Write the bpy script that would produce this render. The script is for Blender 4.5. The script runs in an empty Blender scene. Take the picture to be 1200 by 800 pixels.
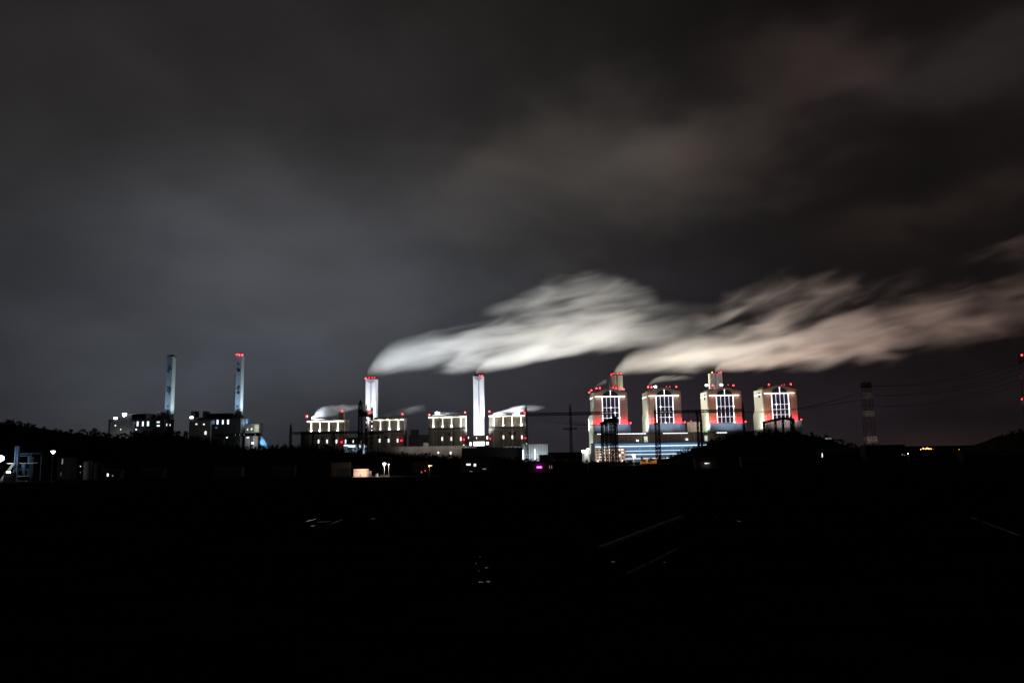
import bpy, math, random
from mathutils import Vector, Matrix
R = math.radians
random.seed(7)
sc = bpy.context.scene
col = sc.collection

# ------------------------------------------------------------------ camera
W0, H0, FPX = 1200.0, 800.0, 933.33
CAM_Z, PITCH, ROLL = 16.0, math.atan(130 / FPX), R(1.0)
cam_data = bpy.data.cameras.new('camera')
cam_data.lens = 28.0; cam_data.sensor_width = 36.0
cam_data.clip_start = 0.5; cam_data.clip_end = 40000
cam = bpy.data.objects.new('camera', cam_data); col.objects.link(cam)
cam.matrix_world = (Matrix.Translation((0, 0, CAM_Z)) @ Matrix.Rotation(R(90) + PITCH, 4, 'X')
                    @ Matrix.Rotation(-ROLL, 4, 'Z'))
sc.camera = cam
_CR = cam.matrix_world.to_3x3()

def pix(px, py, D):
    """world point seen at photo pixel (px, py) on the plane y = D"""
    d = _CR @ Vector(((px - W0 / 2) / FPX, (H0 / 2 - py) / FPX, -1))
    t = D / d.y
    return Vector((d.x * t, D, CAM_Z + d.z * t))

# ------------------------------------------------------------------ render / exposure
sc.view_settings.view_transform = 'Standard'
sc.view_settings.look = 'None'
sc.view_settings.exposure = 0.0
sc.view_settings.gamma = 1.0
sc.view_settings.use_curve_mapping = False
sc.render.engine = 'CYCLES'
cy = sc.cycles
cy.use_denoising = True
cy.max_bounces = 4; cy.diffuse_bounces = 2; cy.glossy_bounces = 2
cy.volume_bounces = 0; cy.transparent_max_bounces = 8
cy.sample_clamp_direct = 0; cy.sample_clamp_indirect = 3
cy.volume_step_rate = 1.0; cy.volume_max_steps = 128
cy.use_light_tree = True

# ------------------------------------------------------------------ world: overcast night sky
world = bpy.data.worlds.new('World'); sc.world = world
world.use_nodes = True
wn, wl = world.node_tree.nodes, world.node_tree.links
wn.clear()

class NT:
    """tiny helper for node graphs"""
    def __init__(s, tree): s.n, s.l = tree.nodes, tree.links
    def new(s, t, **kw):
        n = s.n.new(t)
        for k, v in kw.items(): setattr(n, k, v)
        return n
    def put(s, inp, v):
        if isinstance(v, bpy.types.NodeSocket): s.l.new(v, inp)
        else: inp.default_value = v
    def m(s, op, a, b=0.0, c=None, clamp=False):
        n = s.new('ShaderNodeMath', operation=op, use_clamp=clamp)
        s.put(n.inputs[0], a); s.put(n.inputs[1], b)
        if c is not None: s.put(n.inputs[2], c)
        return n.outputs[0]
    def xyz(s, x, y, z):
        n = s.new('ShaderNodeCombineXYZ')
        for i, v in enumerate((x, y, z)): s.put(n.inputs[i], v)
        return n.outputs[0]
    def noise(s, vec, scale=1.0, detail=3.0, rough=0.5, dist=0.0):
        n = s.new('ShaderNodeTexNoise')
        s.put(n.inputs['Vector'], vec); n.inputs['Scale'].default_value = scale
        n.inputs['Detail'].default_value = detail; n.inputs['Roughness'].default_value = rough
        n.inputs['Distortion'].default_value = dist
        return n.outputs[0]
    def ramp(s, v, a, b, lo=0.0, hi=1.0, smooth=True):
        n = s.new('ShaderNodeMapRange', interpolation_type='SMOOTHSTEP' if smooth else 'LINEAR', clamp=True)
        s.put(n.inputs[0], v)
        for i, q in zip((1, 2, 3, 4), (a, b, lo, hi)): s.put(n.inputs[i], q)
        return n.outputs[0]
    def vscale(s, c, f):
        n = s.new('ShaderNodeVectorMath', operation='SCALE')
        s.put(n.inputs[0], c); s.put(n.inputs[3], f)
        return n.outputs[0]
    def vadd(s, a, b):
        n = s.new('ShaderNodeVectorMath', operation='ADD')
        s.put(n.inputs[0], a); s.put(n.inputs[1], b)
        return n.outputs[0]

wt = NT(world.node_tree)
tc = wt.new('ShaderNodeTexCoord')
sp = wt.new('ShaderNodeSeparateXYZ'); wt.l.new(tc.outputs['Generated'], sp.inputs[0])
dx, dy, dz = sp.outputs
az = wt.m('ARCTAN2', dx, dy)                      # 0 ahead, + to the right (radians)
el = wt.m('ARCSINE', dz)
def sky_dir(px, py):
    v = (pix(px, py, 1000.0) - Vector((0, 0, CAM_Z))).normalized()
    return math.atan2(v.x, v.y), math.asin(v.z)
wv = wt.xyz(wt.m('MULTIPLY', az, 5.0), wt.m('MULTIPLY', el, 9.0), 1.7)
wv2 = wt.xyz(wt.m('MULTIPLY', az, 5.0), wt.m('MULTIPLY', el, 9.0), 8.3)
az_w = wt.m('ADD', az, wt.m('MULTIPLY', wt.m('SUBTRACT', wt.noise(wv, 1.0, 3.0, 0.5), 0.5), 0.26))
el_w = wt.m('ADD', el, wt.m('MULTIPLY', wt.m('SUBTRACT', wt.noise(wv2, 1.0, 3.0, 0.5), 0.5), 0.16))
def lobe(px, py, sx, sy, tilt=0.0, p=1.0):
    a0, e0 = sky_dir(px, py)
    da, de = wt.m('SUBTRACT', az_w, a0), wt.m('SUBTRACT', el_w, e0)
    de = wt.m('SUBTRACT', de, wt.m('MULTIPLY', da, tilt))
    u = wt.m('POWER', wt.m('DIVIDE', da, sx / FPX), 2.0); v = wt.m('POWER', wt.m('DIVIDE', de, sy / FPX), 2.0)
    q = wt.m('ADD', u, v)
    if p != 1.0: q = wt.m('POWER', q, p)
    return wt.m('EXPONENT', wt.m('MULTIPLY', q, -0.5))
# cloud layer: direction projected on a flat deck
den = wt.m('ADD', wt.m('MAXIMUM', dz, 0.0), 0.42)
cl = wt.xyz(wt.m('MULTIPLY', wt.m('DIVIDE', dx, den), 0.95), wt.m('DIVIDE', dy, den), 3.7)
n_big = wt.ramp(wt.noise(cl, 1.9, 2.0, 0.45, 0.4), 0.34, 0.66)
n_mid = wt.ramp(wt.noise(cl, 4.6, 3.0, 0.5, 0.5), 0.30, 0.72)
clouds = wt.m('ADD', wt.m('MULTIPLY', n_big, 0.6), wt.m('MULTIPLY', n_mid, 0.4))
def term(colr, fac):
    return wt.vscale(colr, fac)
sky = term((0.0075, 0.0056, 0.0056), wt.m('ADD', 0.75, wt.m('MULTIPLY', clouds, 0.5)))
def add(colr, fac, cloudy):
    global sky
    if cloudy > 0:
        fac = wt.m('MULTIPLY', fac, wt.m('ADD', 1.0 - cloudy, wt.m('MULTIPLY', clouds, cloudy * 1.8)))
    sky = wt.vadd(sky, term(colr, fac))
add((0.0240, 0.0300, 0.0380), lobe(300, 410, 250, 125), 0.12)       # glow over the left-hand blocks
add((0.0335, 0.0350, 0.0405), lobe(365, 335, 165, 82), 0.15)
add((0.0185, 0.0182, 0.0178), lobe(300, 150, 290, 150), 0.35)       # pale overcast above them
add((0.0100, 0.0110, 0.0130), lobe(20, 470, 130, 90), 0.1)
add((0.0300, 0.0265, 0.0228), lobe(655, 205, 125, 72, 0.0, 1.7), 0.45)        # broad lit cloud
add((0.0400, 0.0310, 0.0270), lobe(850, 195, 95, 44, 0.0, 1.6), 0.5)
add((0.0270, 0.0190, 0.0170), lobe(930, 78, 80, 36, 0.0, 1.6), 0.45)
add((0.0110, 0.0092, 0.0090), lobe(1120, 78, 110, 34, 0.0, 1.4), 0.60)
add((0.0100, 0.0062, 0.0052), lobe(1080, 262, 45, 14), 0.4)
add((0.0080, 0.0058, 0.0085), lobe(710, 470, 160, 60), 0.10)
add((0.0045, 0.0036, 0.0055), lobe(900, 510, 150, 50), 0.10)
add((0.0150, 0.0055, 0.0020), lobe(1125, 530, 60, 16), 0.0)         # far town
bg = wt.new('ShaderNodeBackground'); wt.l.new(sky, bg.inputs[0]); bg.inputs[1].default_value = 1.0
wo = wt.new('ShaderNodeOutputWorld'); wt.l.new(bg.outputs[0], wo.inputs[0])

# the moon behind the overcast, almost nothing
sun_d = bpy.data.lights.new('moon', 'SUN'); sun_d.energy = 0.003; sun_d.angle = R(20); sun_d.color = (0.9, 0.95, 1.0)
sun = bpy.data.objects.new('moon', sun_d); col.objects.link(sun); sun.rotation_euler = (R(40), 0, R(-30))

# ------------------------------------------------------------------ materials
_mats = {}
def mat(name, c, rough=0.7, var=0.25, scale=0.15, metal=0.0, bump=0.0, streak=False, spec=0.3):
    if name in _mats: return _mats[name]
    m = bpy.data.materials.new(name); m.use_nodes = True
    t = NT(m.node_tree); b = t.n['Principled BSDF']
    tcn = t.new('ShaderNodeTexCoord'); v = tcn.outputs['Object']
    if streak:
        mp = t.new('ShaderNodeMapping'); mp.inputs['Scale'].default_value = (1, 1, 0.12)
        t.l.new(v, mp.inputs[0]); v = mp.outputs[0]
    n = t.ramp(t.noise(v, scale, 5.0, 0.6), 0.3, 0.7)
    mx = t.new('ShaderNodeMix', data_type='RGBA')
    t.put(mx.inputs[0], n)
    mx.inputs[6].default_value = tuple(max(0, k * (1 - var)) for k in c) + (1,)
    mx.inputs[7].default_value = tuple(min(1, k * (1 + var * 0.6)) for k in c) + (1,)
    t.l.new(mx.outputs[2], b.inputs['Base Color'])
    b.inputs['Roughness'].default_value = rough; b.inputs['Metallic'].default_value = metal
    b.inputs['Specular IOR Level'].default_value = spec
    if bump:
        bp = t.new('ShaderNodeBump'); bp.inputs['Strength'].default_value = bump
        t.put(bp.inputs['Height'], t.noise(v, scale * 6, 4.0, 0.6)); t.l.new(bp.outputs[0], b.inputs['Normal'])
    _mats[name] = m
    return m
def glow(name, c, strength):
    if name in _mats: return _mats[name]
    m = bpy.data.materials.new(name); m.use_nodes = True
    b = m.node_tree.nodes['Principled BSDF']
    b.inputs['Base Color'].default_value = (*[min(.8, k * .5 + .1) for k in c], 1)
    b.inputs['Emission Color'].default_value = (*c, 1); b.inputs['Emission Strength'].default_value = strength
    _mats[name] = m
    return m

M_earth = mat('field earth', (0.022, 0.020, 0.016), 0.95, 0.5, 0.08, bump=0.3, spec=0.0)
M_grass = mat('grass', (0.020, 0.026, 0.012), 0.95, 0.5, 0.3, spec=0.0)
M_road = mat('farm track', (0.016, 0.015, 0.012), 0.95, 0.35, 0.5, spec=0.0)
M_conc = mat('concrete', (0.40, 0.38, 0.34), 0.85, 0.4, 0.8)
M_water = mat('puddle water', (0.01, 0.012, 0.012), 0.38, 0.2, 0.5, bump=0.12, spec=0.5)
M_leaf = mat('leaves', (0.030, 0.042, 0.018), 0.9, 0.5, 0.4, spec=0.05)
M_leafd = mat('dark leaves', (0.024, 0.032, 0.015), 0.9, 0.5, 0.3, spec=0.05)
M_bark = mat('bark', (0.05, 0.04, 0.03), 0.9, 0.4, 2.0, spec=0.05)
M_steel = mat('dark galvanised steel', (0.035, 0.034, 0.036), 0.7, 0.4, 1.0, metal=0.0, spec=0.1)
M_wire = mat('cable', (0.02, 0.02, 0.02), 0.8, 0.1, 1.0)
M_tan = mat('pinkish cladding', (0.42, 0.235, 0.175), 0.75, 0.22, 0.05, streak=True)
M_tan2 = mat('tan cladding', (0.38, 0.29, 0.25), 0.75, 0.22, 0.05, streak=True)
M_brown = mat('brown cladding', (0.19, 0.168, 0.138), 0.75, 0.3, 0.06, streak=True)
M_brownd = mat('dark brown cladding', (0.10, 0.078, 0.065), 0.8, 0.3, 0.06, streak=True)
M_pale = mat('pale cladding', (0.66, 0.70, 0.60), 0.7, 0.12, 0.05, streak=True)
M_white = mat('white shaft concrete', (0.74, 0.76, 0.80), 0.8, 0.08, 0.04, streak=True)
M_whiteg = mat('pale green concrete', (0.62, 0.70, 0.72), 0.8, 0.12, 0.04, streak=True)
M_bluec = mat('blue-grey concrete', (0.30, 0.40, 0.52), 0.8, 0.12, 0.05, streak=True)
M_blueband = mat('blue-grey panel', (0.22, 0.30, 0.40), 0.6, 0.15, 0.1)
M_grey = mat('grey cladding', (0.30, 0.31, 0.31), 0.75, 0.25, 0.08, streak=True)
M_greyd = mat('dark cladding', (0.075, 0.08, 0.09), 0.8, 0.3, 0.08, streak=True)
M_dark = mat('dark roof', (0.035, 0.035, 0.038), 0.85, 0.3, 0.2)
M_glass = mat('dark glass', (0.03, 0.035, 0.06), 0.25, 0.2, 0.1, spec=0.5)
M_motif = mat('dark blue paint', (0.035, 0.07, 0.13), 0.7, 0.2, 0.5)
M_blues = mat('blue painted steel', (0.09, 0.15, 0.29), 0.55, 0.2, 0.5)
M_red = mat('red paint', (0.10, 0.026, 0.022), 0.6, 0.25, 0.5)
M_wpaint = mat('white paint', (0.72, 0.68, 0.62), 0.6, 0.2, 0.5)
M_tarp = mat('blue tarpaulin', (0.16, 0.36, 0.62), 0.6, 0.2, 0.3)
M_cream = mat('cream render', (0.55, 0.44, 0.36), 0.85, 0.2, 0.5)
M_tile = mat('roof tiles', (0.11, 0.08, 0.065), 0.85, 0.3, 1.5)
M_house = mat('house render', (0.07, 0.066, 0.064), 0.9, 0.3, 0.4)

G_white = glow('white lamp light', (1.0, 0.98, 0.95), 9.0)
G_cool = glow('cool lamp light', (0.80, 0.88, 1.0), 12.0)
G_strip = glow('white led strip', (0.93, 0.94, 1.0), 2.6)
G_stripw = glow('warm white led strip', (1.0, 0.97, 0.86), 4.0)
G_stripd = glow('dim warm strip', (1.0, 0.93, 0.75), 1.0)
G_grid = glow('violet white led tube', (0.86, 0.85, 1.0), 1.1)
G_blue = glow('blue white strip', (0.66, 0.84, 1.0), 1.9)
G_line = glow('white line light', (0.86, 0.92, 1.0), 1.5)
G_red = glow('red lamp light', (1.0, 0.015, 0.035), 4.5)
G_redp = glow('pink red lamp light', (1.0, 0.045, 0.06), 6.0)
G_win = glow('lit window', (1.0, 0.96, 0.90), 1.6)
G_winc = glow('cool lit window', (0.80, 0.90, 1.0), 1.5)
G_dimw = glow('dim lit window', (0.85, 0.92, 0.95), 0.22)
G_orange = glow('orange lamp light', (1.0, 0.42, 0.08), 5.0)
G_ored = glow('orange lit board', (1.0, 0.42, 0.06), 0.55)
G_mag = glow('magenta sign light', (1.0, 0.10, 0.75), 4.5)

# ------------------------------------------------------------------ mesh building
LATT = 1.35
class MB:
    def __init__(s): s.v, s.f = [], []
    def box(s, x0, x1, y0, y1, z0, z1):
        i = len(s.v)
        s.v += [(x0,y0,z0),(x1,y0,z0),(x1,y1,z0),(x0,y1,z0),(x0,y0,z1),(x1,y0,z1),(x1,y1,z1),(x0,y1,z1)]
        s.f += [[i+k for k in q] for q in ((0,3,2,1),(4,5,6,7),(0,1,5,4),(1,2,6,5),(2,3,7,6),(3,0,4,7))]
        return s
    def prism_y(s, pts, y0, y1):        # polygon in x-z pushed along y
        n, i = len(pts), len(s.v)
        s.v += [(x, y0, z) for x, z in pts] + [(x, y1, z) for x, z in pts]
        s.f += [list(range(i, i+n)), list(range(i+2*n-1, i+n-1, -1))]
        s.f += [[i+k, i+n+k, i+n+(k+1) % n, i+(k+1) % n] for k in range(n)]
        return s
    def prism_x(s, pts, x0, x1):        # polygon in y-z pushed along x
        n, i = len(pts), len(s.v)
        s.v += [(x0, y, z) for y, z in pts] + [(x1, y, z) for y, z in pts]
        s.f += [list(range(i, i+n)), list(range(i+2*n-1, i+n-1, -1))]
        s.f += [[i+k, i+n+k, i+n+(k+1) % n, i+(k+1) % n] for k in range(n)]
        return s
    def prism_z(s, pts, z0, z1, taper=1.0, c=(0, 0)):
        n, i = len(pts), len(s.v)
        s.v += [(x, y, z0) for x, y in pts] + [(c[0]+(x-c[0])*taper, c[1]+(y-c[1])*taper, z1) for x, y in pts]
        s.f += [list(range(i+n-1, i-1, -1)), list(range(i+n, i+2*n))]
        s.f += [[i+k, i+(k+1) % n, i+n+(k+1) % n, i+n+k] for k in range(n)]
        return s
    def bar(s, a, b, t, sides=4, t2=None):
        a, b = Vector(a), Vector(b); d = (b - a)
        if d.length < 1e-6: return s
        d.normalize()
        u = d.cross(Vector((0, 0, 1)) if abs(d.z) < .95 else Vector((1, 0, 0))).normalized(); w = d.cross(u)
        i = len(s.v); t2 = t if t2 is None else t2
        for p, r in ((a, t), (b, t2)):
            for k in range(sides):
                an = 2 * math.pi * (k + .5) / sides
                s.v.append(tuple(p + u * (math.cos(an) * r) + w * (math.sin(an) * r)))
        s.f += [[i+k, i+(k+1) % sides, i+sides+(k+1) % sides, i+sides+k] for k in range(sides)]
        s.f += [list(range(i+sides-1, i-1, -1)), list(range(i+sides, i+2*sides))]
        return s
    def ball(s, c, r, seg=8, rings=5, sz=1.0):
        i = len(s.v); c = Vector(c)
        s.v.append(tuple(c + Vector((0, 0, -r*sz))))
        for a in range(1, rings):
            th = math.pi * a / rings
            for k in range(seg):
                ph = 2 * math.pi * k / seg
                s.v.append((c.x + r*math.sin(th)*math.cos(ph), c.y + r*math.sin(th)*math.sin(ph), c.z - r*sz*math.cos(th)))
        s.v.append(tuple(c + Vector((0, 0, r*sz))))
        last = len(s.v) - 1
        for k in range(seg):
            s.f.append([i, i+1+(k+1) % seg, i+1+k])
            for a in range(rings-2):
                q = i+1+a*seg
                s.f.append([q+k, q+(k+1) % seg, q+seg+(k+1) % seg, q+seg+k])
            q = i+1+(rings-2)*seg
            s.f.append([q+k, q+(k+1) % seg, last])
        return s
    def lattice(s, a, b, w0, w1, n, t, up=None):
        """square lattice mast from a to b"""
        a, b = Vector(a), Vector(b); d = (b-a).normalized()
        u = Vector((1, 0, 0)) if abs(d.z) > .9 else Vector((0, 0, 1))
        u = (u - d * u.dot(d)).normalized(); w = d.cross(u)
        rows = []
        for k in range(n+1):
            f = k / n; p = a.lerp(b, f); h = (w0 + (w1-w0)*f) / 2
            rows.append([p+u*h+w*h, p+u*h-w*h, p-u*h-w*h, p-u*h+w*h])
        t *= LATT
        for q in range(4): s.bar(rows[0][q], rows[-1][q], t)
        for k in range(n):
            for q in range(4):
                r = (q+1) % 4
                s.bar(rows[k][q], rows[k+1][r], t*.6, 3); s.bar(rows[k][r], rows[k+1][q], t*.6, 3)
                s.bar(rows[k+1][q], rows[k+1][r], t*.6, 3)
        return s
    def mesh(s, name, off=(0, 0, 0)):
        me = bpy.data.meshes.new(name)
        ox, oy, oz = off
        me.from_pydata([(x-ox, y-oy, z-oz) for x, y, z in s.v], [], s.f)
        me.update()
        return me

class Thing:
    """one top-level thing: an Empty at its base with mesh parts, all given in world metres"""
    def __init__(s, name, label, cat, loc, group=None):
        s.loc = Vector(loc)
        s.o = bpy.data.objects.new(name, None); col.objects.link(s.o)
        s.o.location = s.loc; s.o.empty_display_size = 1
        s.o['label'] = label; s.o['category'] = cat
        if group: s.o['group'] = group
    def part(s, name, mb, m, parent=None, label=None):
        o = bpy.data.objects.new(name, mb.mesh(name, s.loc)); col.objects.link(o)
        o.data.materials.append(m); o.parent = parent or s.o
        if label: o['label'] = label
        return o
    def light(s, kind, p, power, c=(1, 1, 1), aim=None, angle=70, blend=0.6, radius=0.6, size=None, parent=None):
        d = bpy.data.lights.new('lamp_light', kind); d.energy = power; d.color = c
        o = bpy.data.objects.new('lamp_light', d); col.objects.link(o)
        o.parent = parent or s.o; o.location = Vector(p) - s.loc
        if kind == 'AREA':
            d.shape = 'RECTANGLE'; d.size, d.size_y = size; d.spread = R(150)
        else: d.shadow_soft_size = radius
        if kind == 'SPOT': d.spot_size = R(angle); d.spot_blend = blend
        if aim is not None:
            o.rotation_euler = (Vector(aim) - Vector(p)).to_track_quat('-Z', 'Y').to_euler()
        return o
    def red_lamp(s, p, r=1.1, m=None, power=0, pole=1.5):
        b = s.part('lamp_bracket', MB().box(p.x-.25, p.x+.25, p.y-.25, p.y+.25, p.z-r-pole, p.z-r*.6), M_steel)
        s.part('warning_lamp', MB().ball(p, r), m or G_red, b)
        if power: s.light('POINT', p + Vector((0, -r-.4, r+.4)), power, (1, .03, .06), radius=.5)
    def flood(s, p, r=1.3, m=None, pole=1.5):
        b = s.part('lamp_bracket', MB().box(p.x-.25, p.x+.25, p.y-.25, p.y+.25, p.z-r*.5-pole, p.z-r*.5), M_steel)
        return s.part('floodlight', MB().box(p.x-r, p.x+r, p.y-.5, p.y+.5, p.z-r*.6, p.z+r*.6).ball((p.x, p.y-.5, p.z), r*.7), m or G_white, b)

def solo(name, mb, m, label=None, cat=None, group=None, kind=None, loc=None):
    loc = Vector(loc) if loc is not None else Vector((0, 0, 0))
    o = bpy.data.objects.new(name, mb.mesh(name, loc)); col.objects.link(o); o.location = loc
    o.data.materials.append(m)
    if label: o['label'] = label
    if cat: o['category'] = cat
    if group: o['group'] = group
    if kind: o['kind'] = kind
    return o

# ------------------------------------------------------------------ ground, tracks, hills
g = MB(); N = 40
def grid(mb, xs, ys, zf):
    i = len(mb.v)
    for y in ys:
        for x in xs: mb.v.append((x, y, zf(x, y)))
    n = len(xs)
    for a in range(len(ys)-1):
        for b in range(n-1): mb.f.append([i+a*n+b, i+a*n+b+1, i+(a+1)*n+b+1, i+(a+1)*n+b])
grid(g, [-14000 + 28000*k/N for k in range(N+1)], [-3000 + 23000*k/N for k in range(N+1)], lambda x, y: 0.0)
solo('ground', g, M_earth, kind='structure')

def ground_at(px, py):
    d = _CR @ Vector(((px - W0/2)/FPX, (H0/2 - py)/FPX, -1)); t = -CAM_Z / d.z
    return Vector((d.x*t, d.y*t, 0))

# farm track between two concrete kerbs, as seen crossing the paddies
def strip(mb, a, b, w, z0, z1):
    d = (b-a).normalized(); n = Vector((-d.y, d.x, 0)) * (w/2)
    i = len(mb.v)
    for z in (z0, z1):
        for p in (a-n, a+n, b+n, b-n): mb.v.append((p.x, p.y, z))
    mb.f += [[i+k for k in q] for q in ((0,3,2,1),(4,5,6,7),(0,1,5,4),(1,2,6,5),(2,3,7,6),(3,0,4,7))]
k0, k1 = ground_at(712, 640), ground_at(797, 607)
dk = (k1-k0).normalized(); nk = Vector((dk.y, -dk.x, 0))
def kerb_run(name, a, b, w, h, gap):
    L = (b-a).length; d = (b-a).normalized(); n = max(1, int(L/9)); root = None
    for k in range(n):
        mb = MB(); strip(mb, a + d*(L*k/n + gap), a + d*(L*(k+1)/n - gap), w, 0.0, h + random.uniform(-.03, .03))
        o = solo('concrete_kerb', mb, M_conc, kind=None)
        o.parent = track_o
rd = MB(); strip(rd, k0 - dk*45 + nk*5.2, k1 + dk*60 + nk*5.2, 8.2, -.02, .004)
track_o = solo('farm_track', rd, M_road, kind='structure')
kerb_run('k', k0 - dk*4, k1 + dk*3, 0.75, .5, .12)
q0, q1 = ground_at(733, 674), ground_at(799, 641)
kerb_run('k', q0, q1, 0.30, .22, .5)
r0, r1 = ground_at(1196, 628), ground_at(1137, 606)
kerb_run('k', r0, r1, 0.38, .18, .1)
# low earth bunds round the paddies
bm_b = MB()
for y in (70, 96, 128, 165, 215, 275, 350, 440):
    a = Vector((-260, y, 0)); b = Vector((300, y + 9, 0)); strip(bm_b, a, b, 1.1, -.05, .28 + .05*random.random())
for x in (-190, -120, -62, -8, 62, 120, 190):
    a = Vector((x, 60, 0)); b = Vector((x + 150, 440, 0)); strip(bm_b, a, b, 1.0, -.05, .25 + .02*random.random())
solo('paddy_bund', bm_b, M_grass, kind='structure')
# small puddles left in the stubble
def puddle(px, py, wpx, hpx):
    c = ground_at(px, py); e = ground_at(px+wpx/2, py); f = ground_at(px, py-hpx/2)
    rx, ry = (e-c).length, (f-c).length; pts = []
    for k in range(14):
        an = 2*math.pi*k/14; q = random.uniform(.6, 1.1)
        pts.append((c.x+rx*q*math.cos(an), c.y+ry*q*math.sin(an)))
    return MB().prism_z(pts, -.05, .008)
for (px, py, w, h) in ((365, 609, 6, 4), (394.5, 611, 4, 6), (380, 611, 18, 1.2), (437, 607.5, 7, 1.5), (366.5, 615.5, 5, 1.5),
                       (562.5, 652, 2.5, 3), (558, 660, 3, 2), (571, 665, 6, 1.6), (561, 668.5, 3, 2), (564, 682, 8, 3), (572, 681.5, 7, 3),
                       (721, 659, 11, 4), (778.5, 658.5, 2.5, 2), (839, 606, 2, 1.5), (867.5, 610.5, 4, 2)):
    solo('puddle', puddle(px, py, w, h), M_water, kind='structure')

def interp(pts, x):
    if x <= pts[0][0]: return pts[0][1]
    for (a, va), (b, vb) in zip(pts, pts[1:]):
        if x <= b:
            f = (x-a)/(b-a); f = f*f*(3-2*f)
            return va + (vb-va)*f
    return pts[-1][1]

def crown_quads(mb, c, rx, rz, n, leaf, rnd):
    lobes = [(Vector((rnd.uniform(-.55, .55)*rx, rnd.uniform(-.55, .55)*rx, rnd.uniform(-.45, .55)*rz)), rnd.uniform(.4, .62)) for _ in range(6)]
    for _ in range(n):
        lc, lr = lobes[rnd.randrange(6)]
        d = Vector((rnd.gauss(0, 1), rnd.gauss(0, 1), rnd.gauss(0, 1))).normalized() * (rnd.random() ** .4)
        p = Vector(c) + lc + Vector((d.x*rx*lr, d.y*rx*lr, d.z*rz*lr))
        a = Vector((rnd.gauss(0, 1), rnd.gauss(0, 1), rnd.gauss(0, 1))).normalized()
        b = a.cross(Vector((rnd.gauss(0, 1), rnd.gauss(0, 1), rnd.gauss(0, 1)))).normalized()
        s_ = leaf * rnd.uniform(.6, 1.3); i = len(mb.v)
        mb.v += [tuple(p-a*s_), tuple(p+b*s_*.6), tuple(p+a*s_), tuple(p-b*s_*.6)]
        mb.f.append([i, i+1, i+2, i+3])

def hill(name, sil, D, depth, tree_h, seed):
    """ridge whose wooded skyline follows the given outline at distance D"""
    rnd = random.Random(seed)
    prof = []
    for px, py in sil:
        p = pix(px, py, D); prof.append((p.x, max(0.4, p.z - tree_h)))
    x0, x1 = prof[0][0], prof[-1][0]
    def zf(x, y):
        e = math.exp(-((y-D)/depth)**2*2.2)
        side = 1.0
        wob = 1 + .10*math.sin(x*.021+y*.013) * (1 if abs(y-D) > depth*.15 else 0)
        return interp(prof, x) * e * wob - 1.0*(1-e)
    mb = MB()
    nx = 110
    grid(mb, [x0 + (x1-x0)*k/nx for k in range(nx+1)], [D - depth*1.6 + 3.2*depth*k/36 for k in range(37)], zf)
    h = solo(name, mb, M_grass, kind='structure')
    wood = MB(); n = int((x1-x0)/3.2)
    for k in range(n):
        x = x0 + (x1-x0)*(k+rnd.random())/n
        y = D + rnd.uniform(-.10, .05)*depth
        th = tree_h * rnd.choice((.55, .75, .9, 1.0, 1.0, 1.12)) * rnd.uniform(.85, 1.1); z = zf(x, y)
        crown_quads(wood, (x, y, z+th*.50), th*rnd.uniform(.34, .52), th*.50, 80, th*.095, rnd)
        wood.bar((x, y, z-.5), (x+rnd.uniform(-.3, .3), y, z+th*.6), th*.022, 5, th*.01)
    for k in range(n):
        x = x0 + (x1-x0)*(k+rnd.random())/n; y = D + rnd.uniform(-.12, .04)*depth
        crown_quads(wood, (x, y, zf(x, y)+tree_h*.16), tree_h*.42, tree_h*.26, 40, tree_h*.11, rnd)
    for k in range(int(n*2.2)):
        x = x0 + (x1-x0)*rnd.random(); y = D - depth*rnd.uniform(.1, 1.3); z = zf(x, y)
        if z < .2: continue
        th = tree_h*rnd.uniform(.5, .9)
        crown_quads(wood, (x, y, z+th*.5), th*.5, th*.5, 34, th*.13, rnd)
    w = solo('woodland', wood, M_leafd, 'dark mass of trees covering ' + name_phrase[name], 'woodland', kind='stuff')
    return zf
name_phrase = {'left_hill': 'the long hill on the left below the two slim chimneys', 'right_hill': 'the round hill in front of the boiler towers',
               'far_hill': 'the low hill at the right edge', 'low_rise': 'the low rise below the middle boiler houses'}
zl = hill('left_hill', [(-140, 484), (-60, 487), (0, 490), (20, 491), (40, 495), (55, 499.5), (75, 501.5), (90, 504), (110, 503), (130, 507), (150, 506.5), (165, 504),
      (190, 504.5), (205, 503), (220, 507), (245, 513), (270, 519), (300, 521.5), (330, 519), (360, 519.5), (385, 520.5), (405, 523), (440, 526.5), (480, 530.5), (540, 535), (600, 541)], 1150, 170, 8.0, 3)
zr = hill('right_hill', [(752, 543), (770, 540), (780, 534), (790, 529), (805, 523.5), (820, 517.5), (840, 511.5), (860, 507), (885, 503.5), (905, 502.5), (930, 503.5),
      (945, 506.5), (960, 510), (980, 516.5), (1000, 520), (1020, 524), (1060, 528), (1090, 531)], 1000, 150, 6.5, 5)
hill('far_hill', [(1148, 530), (1156, 522), (1166, 511), (1182, 504), (1210, 500), (1260, 494), (1330, 488)], 1300, 150, 8.0, 9)
hill('low_rise', [(430, 534), (455, 528.5), (490, 529.5), (520, 531.5), (560, 533), (600, 534), (640, 537), (690, 541.5), (740, 545)], 1010, 60, 6.0, 11)

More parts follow.
